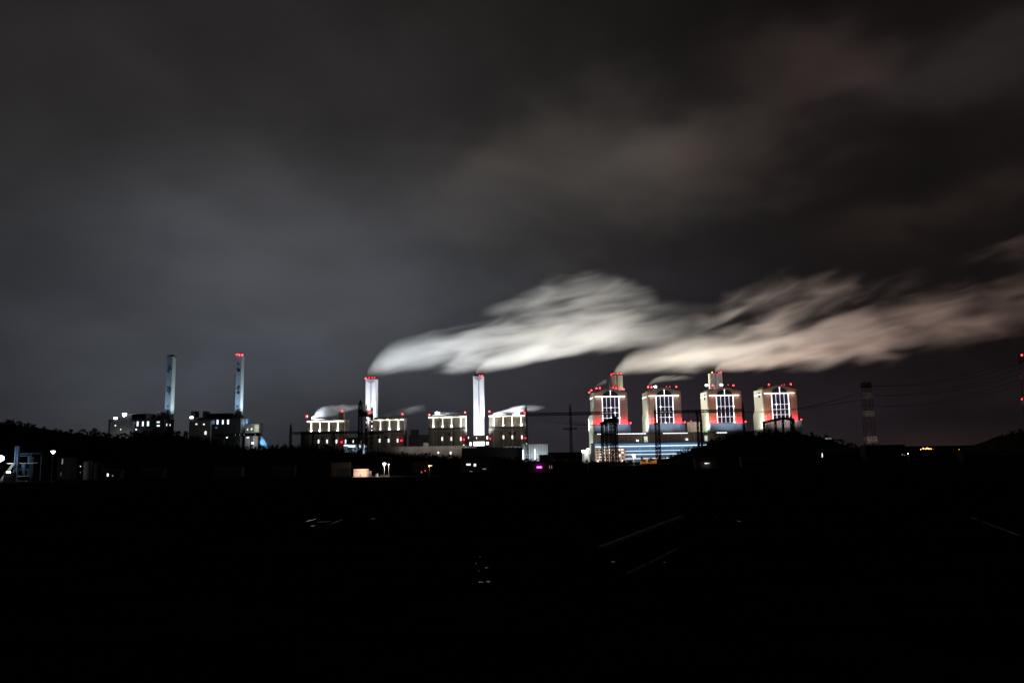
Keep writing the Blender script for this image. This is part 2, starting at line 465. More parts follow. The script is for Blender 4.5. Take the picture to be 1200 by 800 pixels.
# single trees standing clear on the left ridge
def tree_meshes(seed):
    rnd = random.Random(seed); c = MB(); t = MB()
    crown_quads(c, (0, 0, 6.2), 3.2, 3.4, 420, .42, rnd)
    t.bar((0, 0, -.6), (.2, 0, 4.0), .28, 7, .2)
    for k in range(5):
        an = k*1.26 + rnd.random(); t.bar((.15, 0, 2.8+k*.3), (1.7*math.cos(an), 1.7*math.sin(an), 5.2+k*.3), .12, 5, .04)
    return c.mesh('crown'), t.mesh('trunk')
tm = [tree_meshes(k) for k in (1, 2, 3)]
for c, t in tm: c.materials.append(M_leaf); t.materials.append(M_bark)
def put_tree(px, D, s_, label, group, k, zf=None, z=None):
    p = pix(px, 510, D); zz = zf(p.x, D) if zf else z
    o = bpy.data.objects.new('tree', None); col.objects.link(o); o.location = (p.x, D, zz); o.scale = (s_*1.1, s_*1.1, s_)
    o['label'] = label; o['category'] = 'tree'; o['group'] = group
    for nm, me in (('crown', tm[k % 3][0]), ('trunk', tm[k % 3][1])):
        q = bpy.data.objects.new(nm, me); col.objects.link(q); q.parent = o
    return o
ORD = ('first', 'second', 'third', 'fourth', 'fifth', 'sixth', 'seventh', 'eighth', 'ninth')
for i, (px, s_) in enumerate(((84, 1.1), (97, 1.15), (111, 1.25), (122, 1.0), (145, .95), (181, 1.2), (199, 1.25), (209, 1.1), (218, 1.2))):
    put_tree(px, 1138, s_, 'dark bushy tree standing up on the left hill ridge, %s from the left' % ORD[i], 'skyline trees on the left hill', i, zf=zl)
for i, (px, s_) in enumerate(((852, .8), (951, .9), (968, .95), (986, 1.0), (997, .9))):
    put_tree(px, 992, s_, 'dark round tree on the ridge of the hill before the towers, %s from left' % ORD[i], 'skyline trees on the right hill', i, zf=zr)

# ------------------------------------------------------------------ right-hand station: four boiler towers (front plane y = 1200)
DR = 1200.0; SR = DR / FPX
def arch_profile(hw, z0, zs, zc, n=10):
    """front outline: straight shoulders and a shallow arched top"""
    pts = [(-hw, z0), (hw, z0), (hw, zs)]
    for k in range(n+1):
        a = 1 - 2*k/n; pts.append((a*hw*.72, zs + .8 + (zc-zs)*(1-a*a)))
    pts.append((-hw, zs))
    return pts
def boiler_tower(cx, ztop_px, label, tone=None, band=None):
    top = pix(cx, ztop_px, DR); x = top.x; Zt = top.z
    hw = 19.6*SR; z = lambda q: Zt - q*SR        # q photo pixels below the top of the arch
    T = Thing('boiler_tower', label, 'boiler tower', (x, DR+20, 0), 'boiler towers of the right-hand station')
    zb = z(50)
    wall = T.part('wall', MB().prism_y([(x+a, b) for a, b in arch_profile(hw, zb, z(3.5), z(0))], DR, DR+42), tone or M_tan)
    # raised plant on the roof
    T.part('roof_house', MB().box(x-hw*.86, x-hw*.12, DR+6, DR+36, z(3.4), z(.4)), M_brown); T.part('roof_house', MB().box(x+hw*.15, x+hw*.9, DR+8, DR+34, z(3.4), z(.8)), M_brown)
    T.part('railing', railing(x-hw, x+hw, DR+.6, z(3.0), 2.0, 22), M_steel)
    # dark lunette
    lun = [(x-9*SR, z(8.2)), (x+9*SR, z(8.2))] + [(x+9*SR*math.cos(a), z(8.2)+6.2*SR*math.sin(a)) for a in [math.pi*k/12 for k in range(1, 12)]]
    T.part('lunette', MB().prism_y(lun, DR-.35, DR+.5), M_glass)
    gl = T.part('mast_light', MB().box(x-.28, x+.28, DR-1.3, DR-.5, z(8.2), z(2.4)).ball((x, DR-.9, z(2.2)), .8), G_strip)
    # cladding ribs either side of the glazing
    for k in range(5):
        for sg in (-1, 1):
            q = x + sg*(hw - .9 - k*2.6); T.part('cladding_rib', MB().box(q-.4, q+.4, DR-.7, DR+.2, z(39), z(10)), tone or M_tan)
    # glazing: dark panes between the lit mullions
    gx = [x + (k-2)*4.85*SR for k in range(5)]
    gz = [z(9), z(21.5), z(27.5), z(33.5), z(40)]
    bays = list(zip(gx, gx[1:]))
    for k, (a, b) in enumerate(bays):
        for j in range(4):
            T.part('pane', MB().box(a+.5, b-.5, DR-.30, DR-.05, gz[j+1]+.45, gz[j]-.45), M_glass)
    for a in gx:
        edge = a in (gx[0], gx[-1])
        T.part('mullion_light', MB().box(a-(.38 if edge else .22), a+(.38 if edge else .22), DR-1.1, DR-.32, z(40.5), z(9)), G_strip if edge else G_grid)
    for j in range(1, 4):
        T.part('transom_light', MB().box(gx[0]+.65, gx[-1]-.65, DR-.95, DR-.33, gz[j]-.22, gz[j]+.22), G_grid)
    for a, j in random.sample([(q_, j_) for q_ in gx for j_ in (1, 2, 3, 4)], 4):
        T.part('floodlight', MB().ball((a, DR-1.5, gz[j]), .75), G_cool)
    # lit cornice
    T.part('cornice_light', MB().box(x-hw*.93, x+hw*.86, DR-1.6, DR-.45, z(8.9), z(8.3)), G_stripw)
    # left flank: deeper at the foot, with a slanted step
    y0 = DR+.4
    fl = [(y0, z(50)), (y0+49, z(50)), (y0+49, z(33)), (y0+40, z(26)), (y0+40, z(3.6)), (y0, z(3.6))]
    f = T.part('flank_wall', MB().prism_x(fl, x-hw-1.5, x-hw-.05), M_pale)
    T.part('vent', MB().box(x-hw-1.8, x-hw-1.3, DR+10, DR+17, z(13), z(7)), M_glass, f)
    T.part('cornice_light', MB().box(x-hw-2.2, x-hw-1.55, DR+4, DR+36, z(9.6), z(9.0)), G_stripw, f)
    # blue-grey clerestory at the foot
    T.part('clerestory', MB().box(x-hw*1.02, x+hw*1.10, DR-7, DR+30, z(49), z(41)), band or M_blueband)
    for k in range(9): q = x-hw+k*hw*2.08/8; T.part('clerestory_rib', MB().box(q-.2, q+.2, DR-7.3, DR-6.9, z(48.8), z(41.2)), M_grey)
    T.part('lower_storey', MB().box(x-hw*1.02+.2, x+hw*1.10-.2, DR-6.5, DR+40, 0, z(49)-.02), M_brown)
    # lamps
    for sx, pw in ((-.86, 1), (.86, 1)):
        for dxp in (-3, 3):
            T.light('POINT', (x+hw*sx*.9+dxp, DR-3.0, z(40.2)), 8500, (1, .010, .025), radius=.6)
    T.red_lamp(Vector((x-hw*.80, DR-5.5, z(40))), .95, G_redp); T.red_lamp(Vector((x+hw*1.12, DR-5, z(39.8))), 1.15, G_redp, 1500)
    T.light('SPOT', (x-hw-17, DR-10, z(46)), 88000, (.93, 1, .86), aim=(x-hw, DR+22, z(25)), angle=125, radius=2)
    T.light('SPOT', (x-6, DR-62, z(52)), 60000, (1, .90, .84), aim=(x, DR, z(22)), angle=70, radius=3)
    T.light('AREA', (x+2, DR-14, z(40.5)), 1300, (.55, .75, 1), aim=(x+2, DR-7, z(45)), size=(46, 1.0))
    T.light('AREA', (x, DR-2.6, z(9.5)), 1000, (1, .97, .9), aim=(x, DR+.5, z(22)), size=(44, .8))
    T.light('AREA', (x, DR+3, z(2.2)), 1500, (1, .1, .12), aim=(x, DR+20, z(-6)), size=(30, 3))
    return T, x, Zt, z, hw
def railing(x0, x1, y, z, h, n):
    mb = MB()
    for k in range(n+1): q = x0+(x1-x0)*k/n; mb.bar((q, y, z), (q, y, z+h), .10, 3)
    for f in (.5, 1): mb.bar((x0, y, z+h*f), (x1, y, z+h*f), .10, 3)
    return mb

t5 = boiler_tower(715, 456, 'boiler tower with roof stack behind the densest black pylon cluster, leftmost of the four', tone=M_tan2)
t6 = boiler_tower(778, 455, 'boiler tower with lit window grid and bluish lamp on its roof, second of four', tone=M_tan2)
t7 = boiler_tower(848.5, 454.5, 'boiler tower with a pale stack rising at its roof left, third of four')
t8 = boiler_tower(913, 452, 'reddish boiler tower without stack behind the hill, rightmost of the four', band=M_tan2)
for (T, x, Zt, z, hw), lamps in ((t5, [(690.5, 459.7, 'r'), (693, 457.2, 'r'), (699, 455, 'r'), (703, 454.5, 'r'), (731, 456, 'r')]),
        (t6, [(759.5, 453.5, 'r'), (763.5, 453.5, 'r'), (768, 453, 'w'), (785, 453, 's'), (792.5, 453, 'r'), (781, 453, 's')]),
        (t7, [(828, 451.4, 'w'), (835.3, 451.4, 'r'), (845.4, 450.8, 'w'), (853.3, 450.8, 's'), (859.5, 451.4, 'r'), (839.5, 451.5, 's')]),
        (t8, [(901, 450.5, 'r'), (926.7, 450, 'r'), (916, 451, 's'), (919, 450.5, 's')])):
    for px, py, k in lamps:
        p = pix(px, py, DR+3)
        if k == 'w': T.flood(p, 1.9, G_cool, 3); T.light('POINT', p+Vector((0, -1, 2.5)), 9000, (.8, .85, 1))
        else: T.red_lamp(p, 1.25 if k == 'r' else .6, G_redp if k == 'r' else G_red, 120 if k == 'r' else 0, 3)

def stack_on(pxl, pxr, ytop, D, label, red, T_neighbor):
    a, b = pix(pxl, ytop+8, D), pix(pxr, ytop+8, D); zt = pix((pxl+pxr)/2, ytop, D).z
    xc, w = (a.x+b.x)/2, b.x-a.x; dpt = w*.62
    T = Thing('roof_stack', label, 'chimney', (xc, D+dpt/2, 0), 'stacks of the boiler towers')
    # twin-lobed concrete shaft: plan with a groove down the middle
    g_ = w*.06
    plan = [(xc-w/2, D+dpt*.2), (xc-w*.42, D), (xc-g_*1.6, D), (xc-g_*.4, D+dpt*.14), (xc+g_*.4, D+dpt*.14), (xc+g_*1.6, D), (xc+w*.42, D), (xc+w/2, D+dpt*.2),
            (xc+w/2, D+dpt*.8), (xc+w*.42, D+dpt), (xc-w*.42, D+dpt), (xc-w/2, D+dpt*.8)]
    T.part('shaft', MB().prism_z(plan, 0, zt), M_pale)
    for sx in (-.24, .24):
        T.part('flue', MB().prism_z([(xc+w*sx+w*.17*math.cos(k*math.pi/6), D+dpt/2+w*.17*math.sin(k*math.pi/6)) for k in range(12)], zt-.01, zt+2.2), M_dark)
    T.part('railing', railing(xc-w/2, xc+w/2, D+.3, zt, 1.6, 10), M_steel)
    for px, py, m_ in red:
        T.red_lamp(pix(px, py, D-.8), 1.0, m_, 50, 1.0)
    zb = pix((pxl+pxr)/2, ytop+22, D).z
    T.light('SPOT', (xc-8, D-26, zb-6), 20000, (1, .99, .86), aim=(xc, D, zt-8), angle=80, radius=1.5)
    T.light('SPOT', (xc+14, D-18, zb-6), 14000, (1, .98, .68), aim=(xc+3, D, zt-10), angle=80, radius=1.5)
    return T, xc, zt
s5 = stack_on(715, 730, 439.8, DR+46, 'pale stack with red lamps above the leftmost boiler tower', [(716.5, 438.8, G_redp), (719, 437.5, G_red), (724, 438, G_red), (728, 437.5, G_red), (718, 454, G_red), (722, 455, G_redp), (726, 454.5, G_red)], t5)
s7 = stack_on(832, 847, 437.2, DR+46, 'whitish stack above the third boiler tower, one red lamp at its top right', [(845, 436, G_redp), (842.5, 436.5, G_red), (834.5, 436.2, G_orange)], t7)

# bunker bay linking the towers, with a line of walkway lamps
def span(name, label, cat, pxl, pxr, yt, yb, D, depth, m, group=None, zb=None):
    pm = (pxl+pxr)/2; ym = (yt+(yb if yb else yt))/2
    a, b = pix(pxl, ym, D), pix(pxr, ym, D); zt = pix(pm, yt, D).z
    z0 = 0.0 if yb is None else pix(pm, yb, D).z
    T = Thing(name, label, cat, ((a.x+b.x)/2, D+depth/2, max(0, z0)), group)
    T.part('wall', MB().box(a.x, b.x, D, D+depth, z0, zt), m)
    return T, a.x, b.x, z0, zt
B, bx0, bx1, _, bzt = span('bunker_bay', 'long dark brown bunker bay running below the boiler towers', 'industrial building', 697, 884, 507, None, DR-13, 8, M_brownd)
rr = random.Random(4)
for a, b, dens in ((716, 757, 1.0), (700, 716, .3), (777, 806, .9), (840, 852, .9)):
    q = a
    while q < b:
        L = rr.uniform(1.2, 4.5)
        if rr.random() < dens:
            p, p2 = pix(q, 508.3+(715-q)*.012, DR-13.6), pix(min(b, q+L-.4), 508.3+(715-q)*.012, DR-13.6)
            B.part('walkway_lamp', MB().box(p.x, p2.x, DR-14.2, DR-13.1, p.z-.35, p.z+.40), G_strip)
        q += L
B.part('roof', MB().box(bx0-.5, bx1+.5, DR-13.6, DR-4.8, bzt, bzt+.8), M_dark)
bp = pix(747, 516, DR-14); B.flood(bp, 1.2, G_white, .6); bp = pix(805, 514.6, DR-14); B.flood(bp, 1.1, G_white, .6)
for k in range(12):
    q = bx0 + (bx1-bx0)*(k+.5)/12; B.part('pilaster', MB().box(q-.5, q+.5, DR-13.5, DR-12.9, 0, bzt), M_brown)
B.light('AREA', ((bx0+bx1)/2-20, DR-30, bzt+3), 3800, (1, .82, .7), aim=((bx0+bx1)/2-20, DR-13, bzt-9), size=(150, 2))
for pxl, pxr, yt, yb, lab in ((754.5, 759, 511, 517.5, 'small pale lit box below the flank of the second boiler tower'), (825.5, 829, 510, 515, 'small pale lit box below the flank of the third boiler tower')):
    T, a, b, z0, z1 = span('plant_box', lab, 'industrial building', pxl, pxr, yt, None, DR-17, 3.5, M_pale)
    T.part('roof', MB().box(a-.2, b+.2, DR-17.2, DR-13.3, z1, z1+.3), M_grey)
    T.light('POINT', ((a+b)/2, DR-22, z1-3), 1100, (.9, 1, .85))
T, a, b, z0, z1 = span('transfer_house', 'small pinkish house between the second and third boiler towers', 'industrial building', 808.5, 820, 494.5, None, DR+44, 20, M_tan2)
T.part('roof', MB().box(a-.3, b+.3, DR+43.7, DR+64.3, z1, z1+.6), M_grey)
T.red_lamp(Vector((a+2, DR+45, z1+2)), .8, None, 600)
# tall white lift shaft on the flank of the leftmost tower, down to the ground
a, b = pix(690, 505, DR-3), pix(694.6, 505, DR-3); zt = pix(692, 487, DR-3).z
T = Thing('lift_shaft', 'bright white lift shaft down the left side of the leftmost boiler tower', 'industrial building', (a.x+2.5, DR, 0))
T.part('shaft', MB().box(a.x, b.x-.6, DR-9, DR-.5, 0, zt-4).prism_y([(a.x, zt-4), (b.x-.6, zt-4), (b.x-.6, zt), (a.x+1.5, zt)], DR-9, DR-.5), M_pale)
T.part('door', MB().box(a.x+1.5, a.x+3.5, DR-9.1, DR-8.9, .02, 2.8), M_greyd)
for zz in (16, 34, 52): T.part('joint', MB().box(a.x-.05, b.x-.55, DR-9.08, DR-9.0, zz, zz+.25), M_grey)
T.light('SPOT', (a.x-10, DR-40, 12), 50000, (.95, 1, .88), aim=(a.x+2, DR-9, 34), angle=80)

# turbine hall, blue cladding with four long light lines
DT = 1110.0
H, hx0, hx1, _, hz = span('turbine_hall', 'long blue-grey turbine hall striped with white light lines', 'industrial building', 697, 872, 518.3, None, DT, 60, M_bluec)
H.part('roof', MB().box(hx0-1, hx1+1, DT-1.2, DT+61, hz, hz+1.0), M_dark)
xo = pix(733, 530, DT).x
for yy, x0_, th in ((522.7, hx0, 1.0), (528.3, xo, .55), (532.4, xo, .8), (537.2, xo, .8)):
    zz = pix(735, yy, DT).z
    n = 14
    for k in range(n):
        qa, qb = x0_ + (hx1-x0_)*k/n, x0_ + (hx1-x0_)*(k+1)/n
        H.part('light_line', MB().box(qa+.15, qb-.15, DT-1.3, DT-.5, zz-th*.5, zz+th*.5), G_blue if yy < 530 else G_line)
    H.part('ledge', MB().box(x0_, hx1, DT-2.0, DT+.02, zz+th*.5+.3, zz+th*.5+.6), M_grey)
for k in range(28):
    q = hx0 + (hx1-hx0)*k/28; H.part('cladding_rib', MB().box(q-.12, q+.12, DT-.35, DT+.1, 0, hz-.2), M_blueband)
H.light('AREA', (hx0+70, DT-16, hz+4), 8500, (.42, .72, 1), aim=(hx0+70, DT, hz-6), size=(150, 2))
# office block in front of its left end
O, ox0, ox1, _, oz = span('office_block', 'lit pinkish office block with rows of windows behind the black pylons', 'office building', 697.5, 733, 524.2, None, DT-16, 14, M_cream)
for fl_ in range(5):
    for k in range(9):
        wx = ox0 + 1.6 + k*(ox1-ox0-3)/9; zz = 1.4 + fl_*(oz-1.5)/5
        lit = rr.random() < .22
        w_ = O.part('window', MB().box(wx, wx+2.6, DT-16.12, DT-15.9, zz, zz+1.7), (G_win if lit else M_glass))
        O.part('sill', MB().box(wx-.2, wx+2.8, DT-16.4, DT-16.02, zz-.25, zz-.05), M_grey, w_)
for k in range(3):
    zz = (4.0, 7.9, 11.9)[k]; O.part('light_line', MB().box(ox0+4+k, ox0+13+3*(k == 0), DT-16.6, DT-16.2, zz, zz+.45), G_win)
O.part('roof', MB().box(ox0-.5, ox1+.5, DT-16.6, DT-1.8, oz, oz+.7), M_grey)
O.light('AREA', ((ox0+ox1)/2, DT-34, 3), 5200, (1, .82, .72), aim=((ox0+ox1)/2, DT-16, 10), size=(40, 1.5))
# glaring pump house left of the towers
T, a, b, z0, z1 = span('pump_house', 'small white pump house glaring under floodlights left of the boiler towers', 'industrial building', 682.5, 690.5, 528, None, 1090, 10, M_pale)
T.part('roof', MB().box(a-.3, b+.3, 1089.6, 1100.4, z1, z1+.4), M_grey)
p = pix(684, 528.5, 1088)
T.flood(p, 2.3, G_cool, 8); p2 = pix(689, 526, 1088); T.flood(p2, 1.4, G_white, 8)
T.part('lamp_arm', MB().box(p.x, p2.x, 1087.8, 1088.2, p.z-.3, p.z+.2), G_white)
T.light('POINT', p+Vector((1, -4, 3)), 9000, (.9, .95, 1), radius=1)

# lamp post, orange barriers and a lorry-lit yard in front of the hall
def lamp_post(px, ytop, ybase, D, label, m, r, power, c, group=None, arm=0.0, zb=0.0):
    p = pix(px, ytop, D)
    T = Thing('lamp_post', label, 'lamp post', (p.x, D, zb), group)
    T.part('pole', MB().bar((p.x, D, zb), (p.x, D, p.z), .16, 6, .10), M_conc)
    T.part('base', MB().box(p.x-.4, p.x+.4, D-.4, D+.4, zb, zb+.5), M_conc)
    T.part('lamp_head', MB().box(p.x-r*.9, p.x+r*.9+arm, D-r*.7, D+r*.7, p.z-.05, p.z+r*.35).ball((p.x, D, p.z-r*.3), r*.8), m)
    if power: T.light('POINT', (p.x, D-1.2*r-.3, p.z-.9*r-.3), power, c, radius=.4)
    return T
lamp_post(742.5, 533.2, 548, 900, 'tall lamp post with a white lamp in front of the turbine hall', G_white, 1.7, 9000, (1, .97, .95))
Y = Thing('barrier_row', 'row of orange lit site barriers at the foot of the turbine hall', 'barrier', tuple(pix(760, 545, 930).xy) + (0,))
for px in (751.5, 754.5, 758, 761.5, 765, 768):
    p = pix(px, 541.5, 930); h = rr.uniform(1.2, 5.5)
    Y.part('board', MB().box(p.x-1.6, p.x+1.6, 930, 930.3, .4, .4+h), mat('orange board', (.75, .35, .06), .6))
    Y.part('post', MB().box(p.x-1.75, p.x-1.5, 929.7, 930.4, 0, .8+h), M_steel)
p = pix(760, 538, 927)
Y.light('AREA', (p.x, 922, 8), 650, (1, .55, .12), aim=(p.x, 930, 2), size=(22, 1))
Y.part('rail', MB().box(pix(751, 540, 930).x, pix(769.5, 540, 930).x, 929.5, 929.68, .6, .9), M_steel)

# ------------------------------------------------------------------ middle station: four boiler houses and two white chimneys (front plane y = 1600)
DM = 1600.0; SM = DM / FPX
def boiler_house(pxl, pxr, ystrip, ups, wins, ywin, label, tone, power, annex=None):
    a, b = pix(pxl, 505, DM), pix(pxr, 505, DM); x0, x1 = a.x, b.x; cx = (pxl+pxr)/2
    zs = pix(cx, ystrip, DM).z; z = lambda q: zs - q*SM
    T = Thing('boiler_house', label, 'boiler house', ((x0+x1)/2, DM+25, 0), 'boiler houses of the middle station')
    T.part('wall', MB().box(x0, x1, DM, DM+50, 0, z(-1.2)), tone)
    T.part('parapet', MB().box(x0-.6, x1+.6, DM-.7, DM+51, z(-1.2), z(-1.9)), M_brown)
    T.part('roof_house', MB().box(x0+8, x0+34, DM+10, DM+40, z(-1.9), z(-3.6)), M_brown); T.part('roof_house', MB().box(x1-24, x1-5, DM+8, DM+40, z(-1.9), z(-3.2)), M_brown)
    # lit cornice in sections
    n = 12
    for k in range(n):
        qa, qb = x0+(x1-x0)*k/n, x0+(x1-x0)*(k+1)/n
        T.part('cornice_light', MB().box(qa+.1, qb-.1, DM-2.0, DM-.75, z(.35), z(-.45)+rr.uniform(-.25, .35)), rr.choice((G_stripw, G_stripw, G_stripd)))
    for i, px in enumerate(ups):
        q = pix(px, ystrip+6, DM).x
        pl = T.part('pilaster', MB().box(q-1.5, q+1.5, DM-.8, DM+.05, 0, z(.6)), M_grey)
        big = i in (0, 3); bs = (2.0, 1.0, 1.5, 1.7)[(i + int(pxl)) % 4]
        T.part('glow_strip', MB().prism_y([(q-1.0 if big else q-.6, z(11)), (q+1.0 if big else q+.6, z(11)), (q+(.62 if big else .3), z(.5)), (q-(.62 if big else .3), z(.5))], DM-1.7, DM-.85), G_stripw, pl)  # glowing wedge stands in for the uplight's pool of light on the pilaster
        T.part('uplight', MB().ball((q, DM-2.2, z(10.6)), bs), G_white, pl)
        T.light('POINT', (q, DM-5.5, z(9.5)), 560*power, (1, .96, .84), radius=1)
    T.part('gallery', MB().box(x0-1, x1+1, DM-3.0, DM+.02, z(13.4), z(12.6)), M_dark)
    T.part('gallery_rail', railing(x0-1, x1+1, DM-3, z(12.6), 1.8, 30), M_steel)
    T.part('ledge', MB().box(x0-.5, x1+.5, DM-1.6, DM+.03, z(15.8), z(15.0)), M_grey)
    for px in wins:
        p = pix(px, ywin, DM)
        w_ = T.part('window', MB().box(p.x-1.35, p.x+1.35, DM-1.5, DM-.86, p.z-3.4, p.z+3.4), G_win)
        T.part('window_frame', MB().box(p.x-1.9, p.x-1.36, DM-1.3, DM-.85, p.z-4, p.z+4).box(p.x+1.36, p.x+1.9, DM-1.3, DM-.85, p.z-4, p.z+4), M_brownd, w_)
    rp = random.Random(int(pxl))
    for k in range(4):
        q = rp.uniform(x0+4, x1-4); zt_ = z(rp.uniform(3, 14))
        T.part('downpipe', MB().bar((q, DM-.5, 2), (q, DM-.5, zt_), rp.uniform(.25, .6), 6), rp.choice((M_grey, M_brownd, M_dark)))
    q = rp.uniform(x0+12, x1-12); lad = MB().bar((q-.5, DM-.9, z(20)), (q-.5, DM-.9, z(.8)), .12, 4).bar((q+.5, DM-.9, z(20)), (q+.5, DM-.9, z(.8)), .12, 4)
    for k in range(16): zz_ = z(.8)+(z(20)-z(.8))*k/16; lad.bar((q-.5, DM-.9, zz_), (q+.5, DM-.9, zz_), .08, 3)
    T.part('ladder', lad, M_dark)
    for k in range(3): q = rp.uniform(x0+4, x1-10); T.part('louvre', MB().box(q, q+rp.uniform(3, 7), DM-.35, DM-.06, z(21+rp.random()), z(18.5)), M_dark)
    # bright service duct on the right edge
    T.part('corner_duct', MB().box(x1+.7, x1+2.4, DM-.2, DM+2, z(17), z(-2)), M_pale)
    T.light('SPOT', (x1+8, DM-14, z(18)), 2600*power, (1, .98, .9), aim=(x1+1, DM, z(6)), angle=50)
    T.light('AREA', ((x0+x1)/2, DM-5, z(-1)), 800*power, (1, .95, .8), aim=((x0+x1)/2, DM+1, z(7)), size=(x1-x0-6, 1))
    T.light('AREA', ((x0+x1)/2, DM-14, z(17.5)), 200*min(power, 1.2), (1, .9, .8), aim=((x0+x1)/2, DM, z(21)), size=(x1-x0-10, 1))
    return T, x0, x1, z
b1 = boiler_house(359.5, 403, 493.6, (365, 375, 385.5, 396), (373.5, 383.5, 394.5), 517, 'brown boiler house with a light cornice and white steam blowing off its roof', M_brown, 1.0)
b2 = boiler_house(432.5, 473, 492, (436, 446, 456.5, 467), (445, 455.5, 466), 516, 'brown boiler house in front of the white chimney, right of the tall pylon', M_brown, 1.0)
b3 = boiler_house(502, 545.5, 488.8, (508, 518.7, 529.2, 540), (518.3, 529, 540), 514, 'brown boiler house just left of the brightest white chimney', M_brown, 1.25)
b4 = boiler_house(573, 615, 487.4, (578.6, 589.6, 600, 610.7), (590, 600.4, 611.6), 512, 'brightest boiler house with glowing cornice, just right of the white chimney', M_brown, 2.3)
for (T, x0, x1, z), lamps in ((b1, [(359.5, 487.6, 'R'), (401, 481.6, 'r'), (400.3, 517.8, 'd'), (367, 489.6, 'w'), (405, 517, 'y')]),
      (b2, [(471.5, 485, 'r'), (429, 517, 'd'), (470.5, 516, 'd'), (428.6, 500, 'y'), (428.8, 494, 'y')]),
      (b3, [(503, 486, 'r'), (545, 483, 'r'), (543.5, 514.8, 'd'), (512.3, 484, 'W'), (543.5, 521.3, 'y')]),
      (b4, [(573.4, 482, 'r'), (574, 514, 'r'), (611.6, 480.5, 'R'), (615, 483.6, 'r'), (608, 484, 'r'), (616, 513, 'd'), (617, 519.6, 'y'), (581, 486.4, 'w'), (607, 486, 'w')])):
    for px, py, k in lamps:
        D_ = DM-3.2 if py > 492 else DM+2
        p = pix(px, py, D_)
        if k in 'wW': T.flood(p, 2.6 if k == 'w' else 3.6, G_cool, 2.5); T.light('POINT', p+Vector((0, -2, 4)), 130000, (.85, .95, 1), radius=1)
        elif k == 'y': T.part('bulkhead_lamp', MB().box(p.x-1, p.x+1, p.y-.5, p.y+.5, p.z-1.6, p.z+1.2), G_win)
        else: T.red_lamp(p, {'R': 2.3, 'r': 1.7, 'd': 1.7}[k], G_redp if k == 'r' else G_red, 250, 3)
# roof lift tower of the first house
T, x0, x1, z = b1
p, q = pix(397.2, 482.5, DM+3), pix(402.2, 490, DM+3)
T.part('lift_tower', MB().box(p.x, q.x, DM+3, DM+16, z(-1.8), p.z), M_brown)

def chimney(pxl, pxr, ytop, yfoot, D, label, flues, reds, m=M_white):
    a, b = pix(pxl, ytop+20, D), pix(pxr, ytop+20, D); xc, w = (a.x+b.x)/2, b.x-a.x; zt = pix((pxl+pxr)/2, ytop, D).z
    zf_ = pix((pxl+pxr)/2, yfoot, D).z
    T = Thing('chimney', label, 'chimney', (xc, D+w/2, 0), 'white chimneys of the middle station')
    c_ = w*.16
    plan = [(xc-w/2, D+c_*.6), (xc-w/2+c_*.4, D), (xc-w*.10, D), (xc-w*.035, D+w*.09), (xc+w*.035, D+w*.09), (xc+w*.10, D), (xc+w/2-c_*.4, D), (xc+w/2, D+c_*.6),
            (xc+w/2, D+w-c_*.6), (xc+w/2-c_*.4, D+w), (xc-w/2+c_*.4, D+w), (xc-w/2, D+w-c_*.6)]
    T.part('shaft', MB().prism_z(plan, 0, zt, .985, (xc, D+w/2)), m)
    # blue-grey V under the rim, and a blue-grey strip down the groove
    T.part('blue_chevron', MB().prism_y([(xc-w*.44, zt-2.2), (xc, zt-11), (xc+w*.44, zt-2.2), (xc+w*.2, zt-2.2), (xc, zt-2.3), (xc-w*.2, zt-2.2)], D-.02, D+.4), M_bluec)
    T.part('blue_stripe', MB().box(xc-w*.045, xc+w*.045, D+w*.07, D+w*.12, zf_, zt-4), M_bluec)
    T.part('rim', MB().prism_z([(xc+(x_-xc)*1.03, D+w/2+(y_-D-w/2)*1.03) for x_, y_ in plan], zt-1.2, zt+.4), M_grey)
    for sx in flues:
        T.part('flue', MB().prism_z([(xc+w*sx+w*.16*math.cos(k*math.pi/6), D+w*.5+w*.16*math.sin(k*math.pi/6)) for k in range(12)], zt+.35, zt+5.6), M_dark)
    T.part('railing', railing(xc-w/2, xc+w/2, D+.2, zt+.4, 2, 12), M_steel)
    for px, py, r_ in reds: T.red_lamp(pix(px, py, D-1.2), r_, G_redp, 900, 1.0)
    T.light('SPOT', (xc-14, D-46, zf_+4), 150000, (.93, .96, 1), aim=(xc, D, zf_+34), angle=112, radius=2)
    T.light('SPOT', (xc+14, D-46, zf_+4), 150000, (.93, .96, 1), aim=(xc, D, zf_+34), angle=112, radius=2)
    T.light('SPOT', (xc, D-44, zt-44), 44000, (.9, .94, 1), aim=(xc, D, zt-12), angle=55, radius=2)
    return T, xc, zt, w
c1 = chimney(427.8, 441, 444, 492, DM+62, 'white grooved chimney trailing steam behind the second boiler house', (-.27, .02, .3), [(428.7, 443.4, 1.9), (432.5, 442.6, .9), (436, 442.4, .9), (439, 442, .9)])
c2 = chimney(554.4, 567.2, 440.6, 509, DM+20, 'brightest white grooved chimney standing between two boiler houses', (-.3, 0.0, .26), [(564.8, 440.2, 1.5), (562, 439.6, .9), (563.5, 472.8, 1.1)])
# red gallery lamp on the first chimney
c1[0].part('service_box', MB().box(pix(429.5, 481, DM+58).x, pix(435.2, 481, DM+58).x, DM+57, DM+61.9, pix(432, 487, DM+58).z, pix(432, 481, DM+58).z), M_red)
c1[0].light('POINT', pix(432, 482, DM+50), 9000, (1, .06, .1))

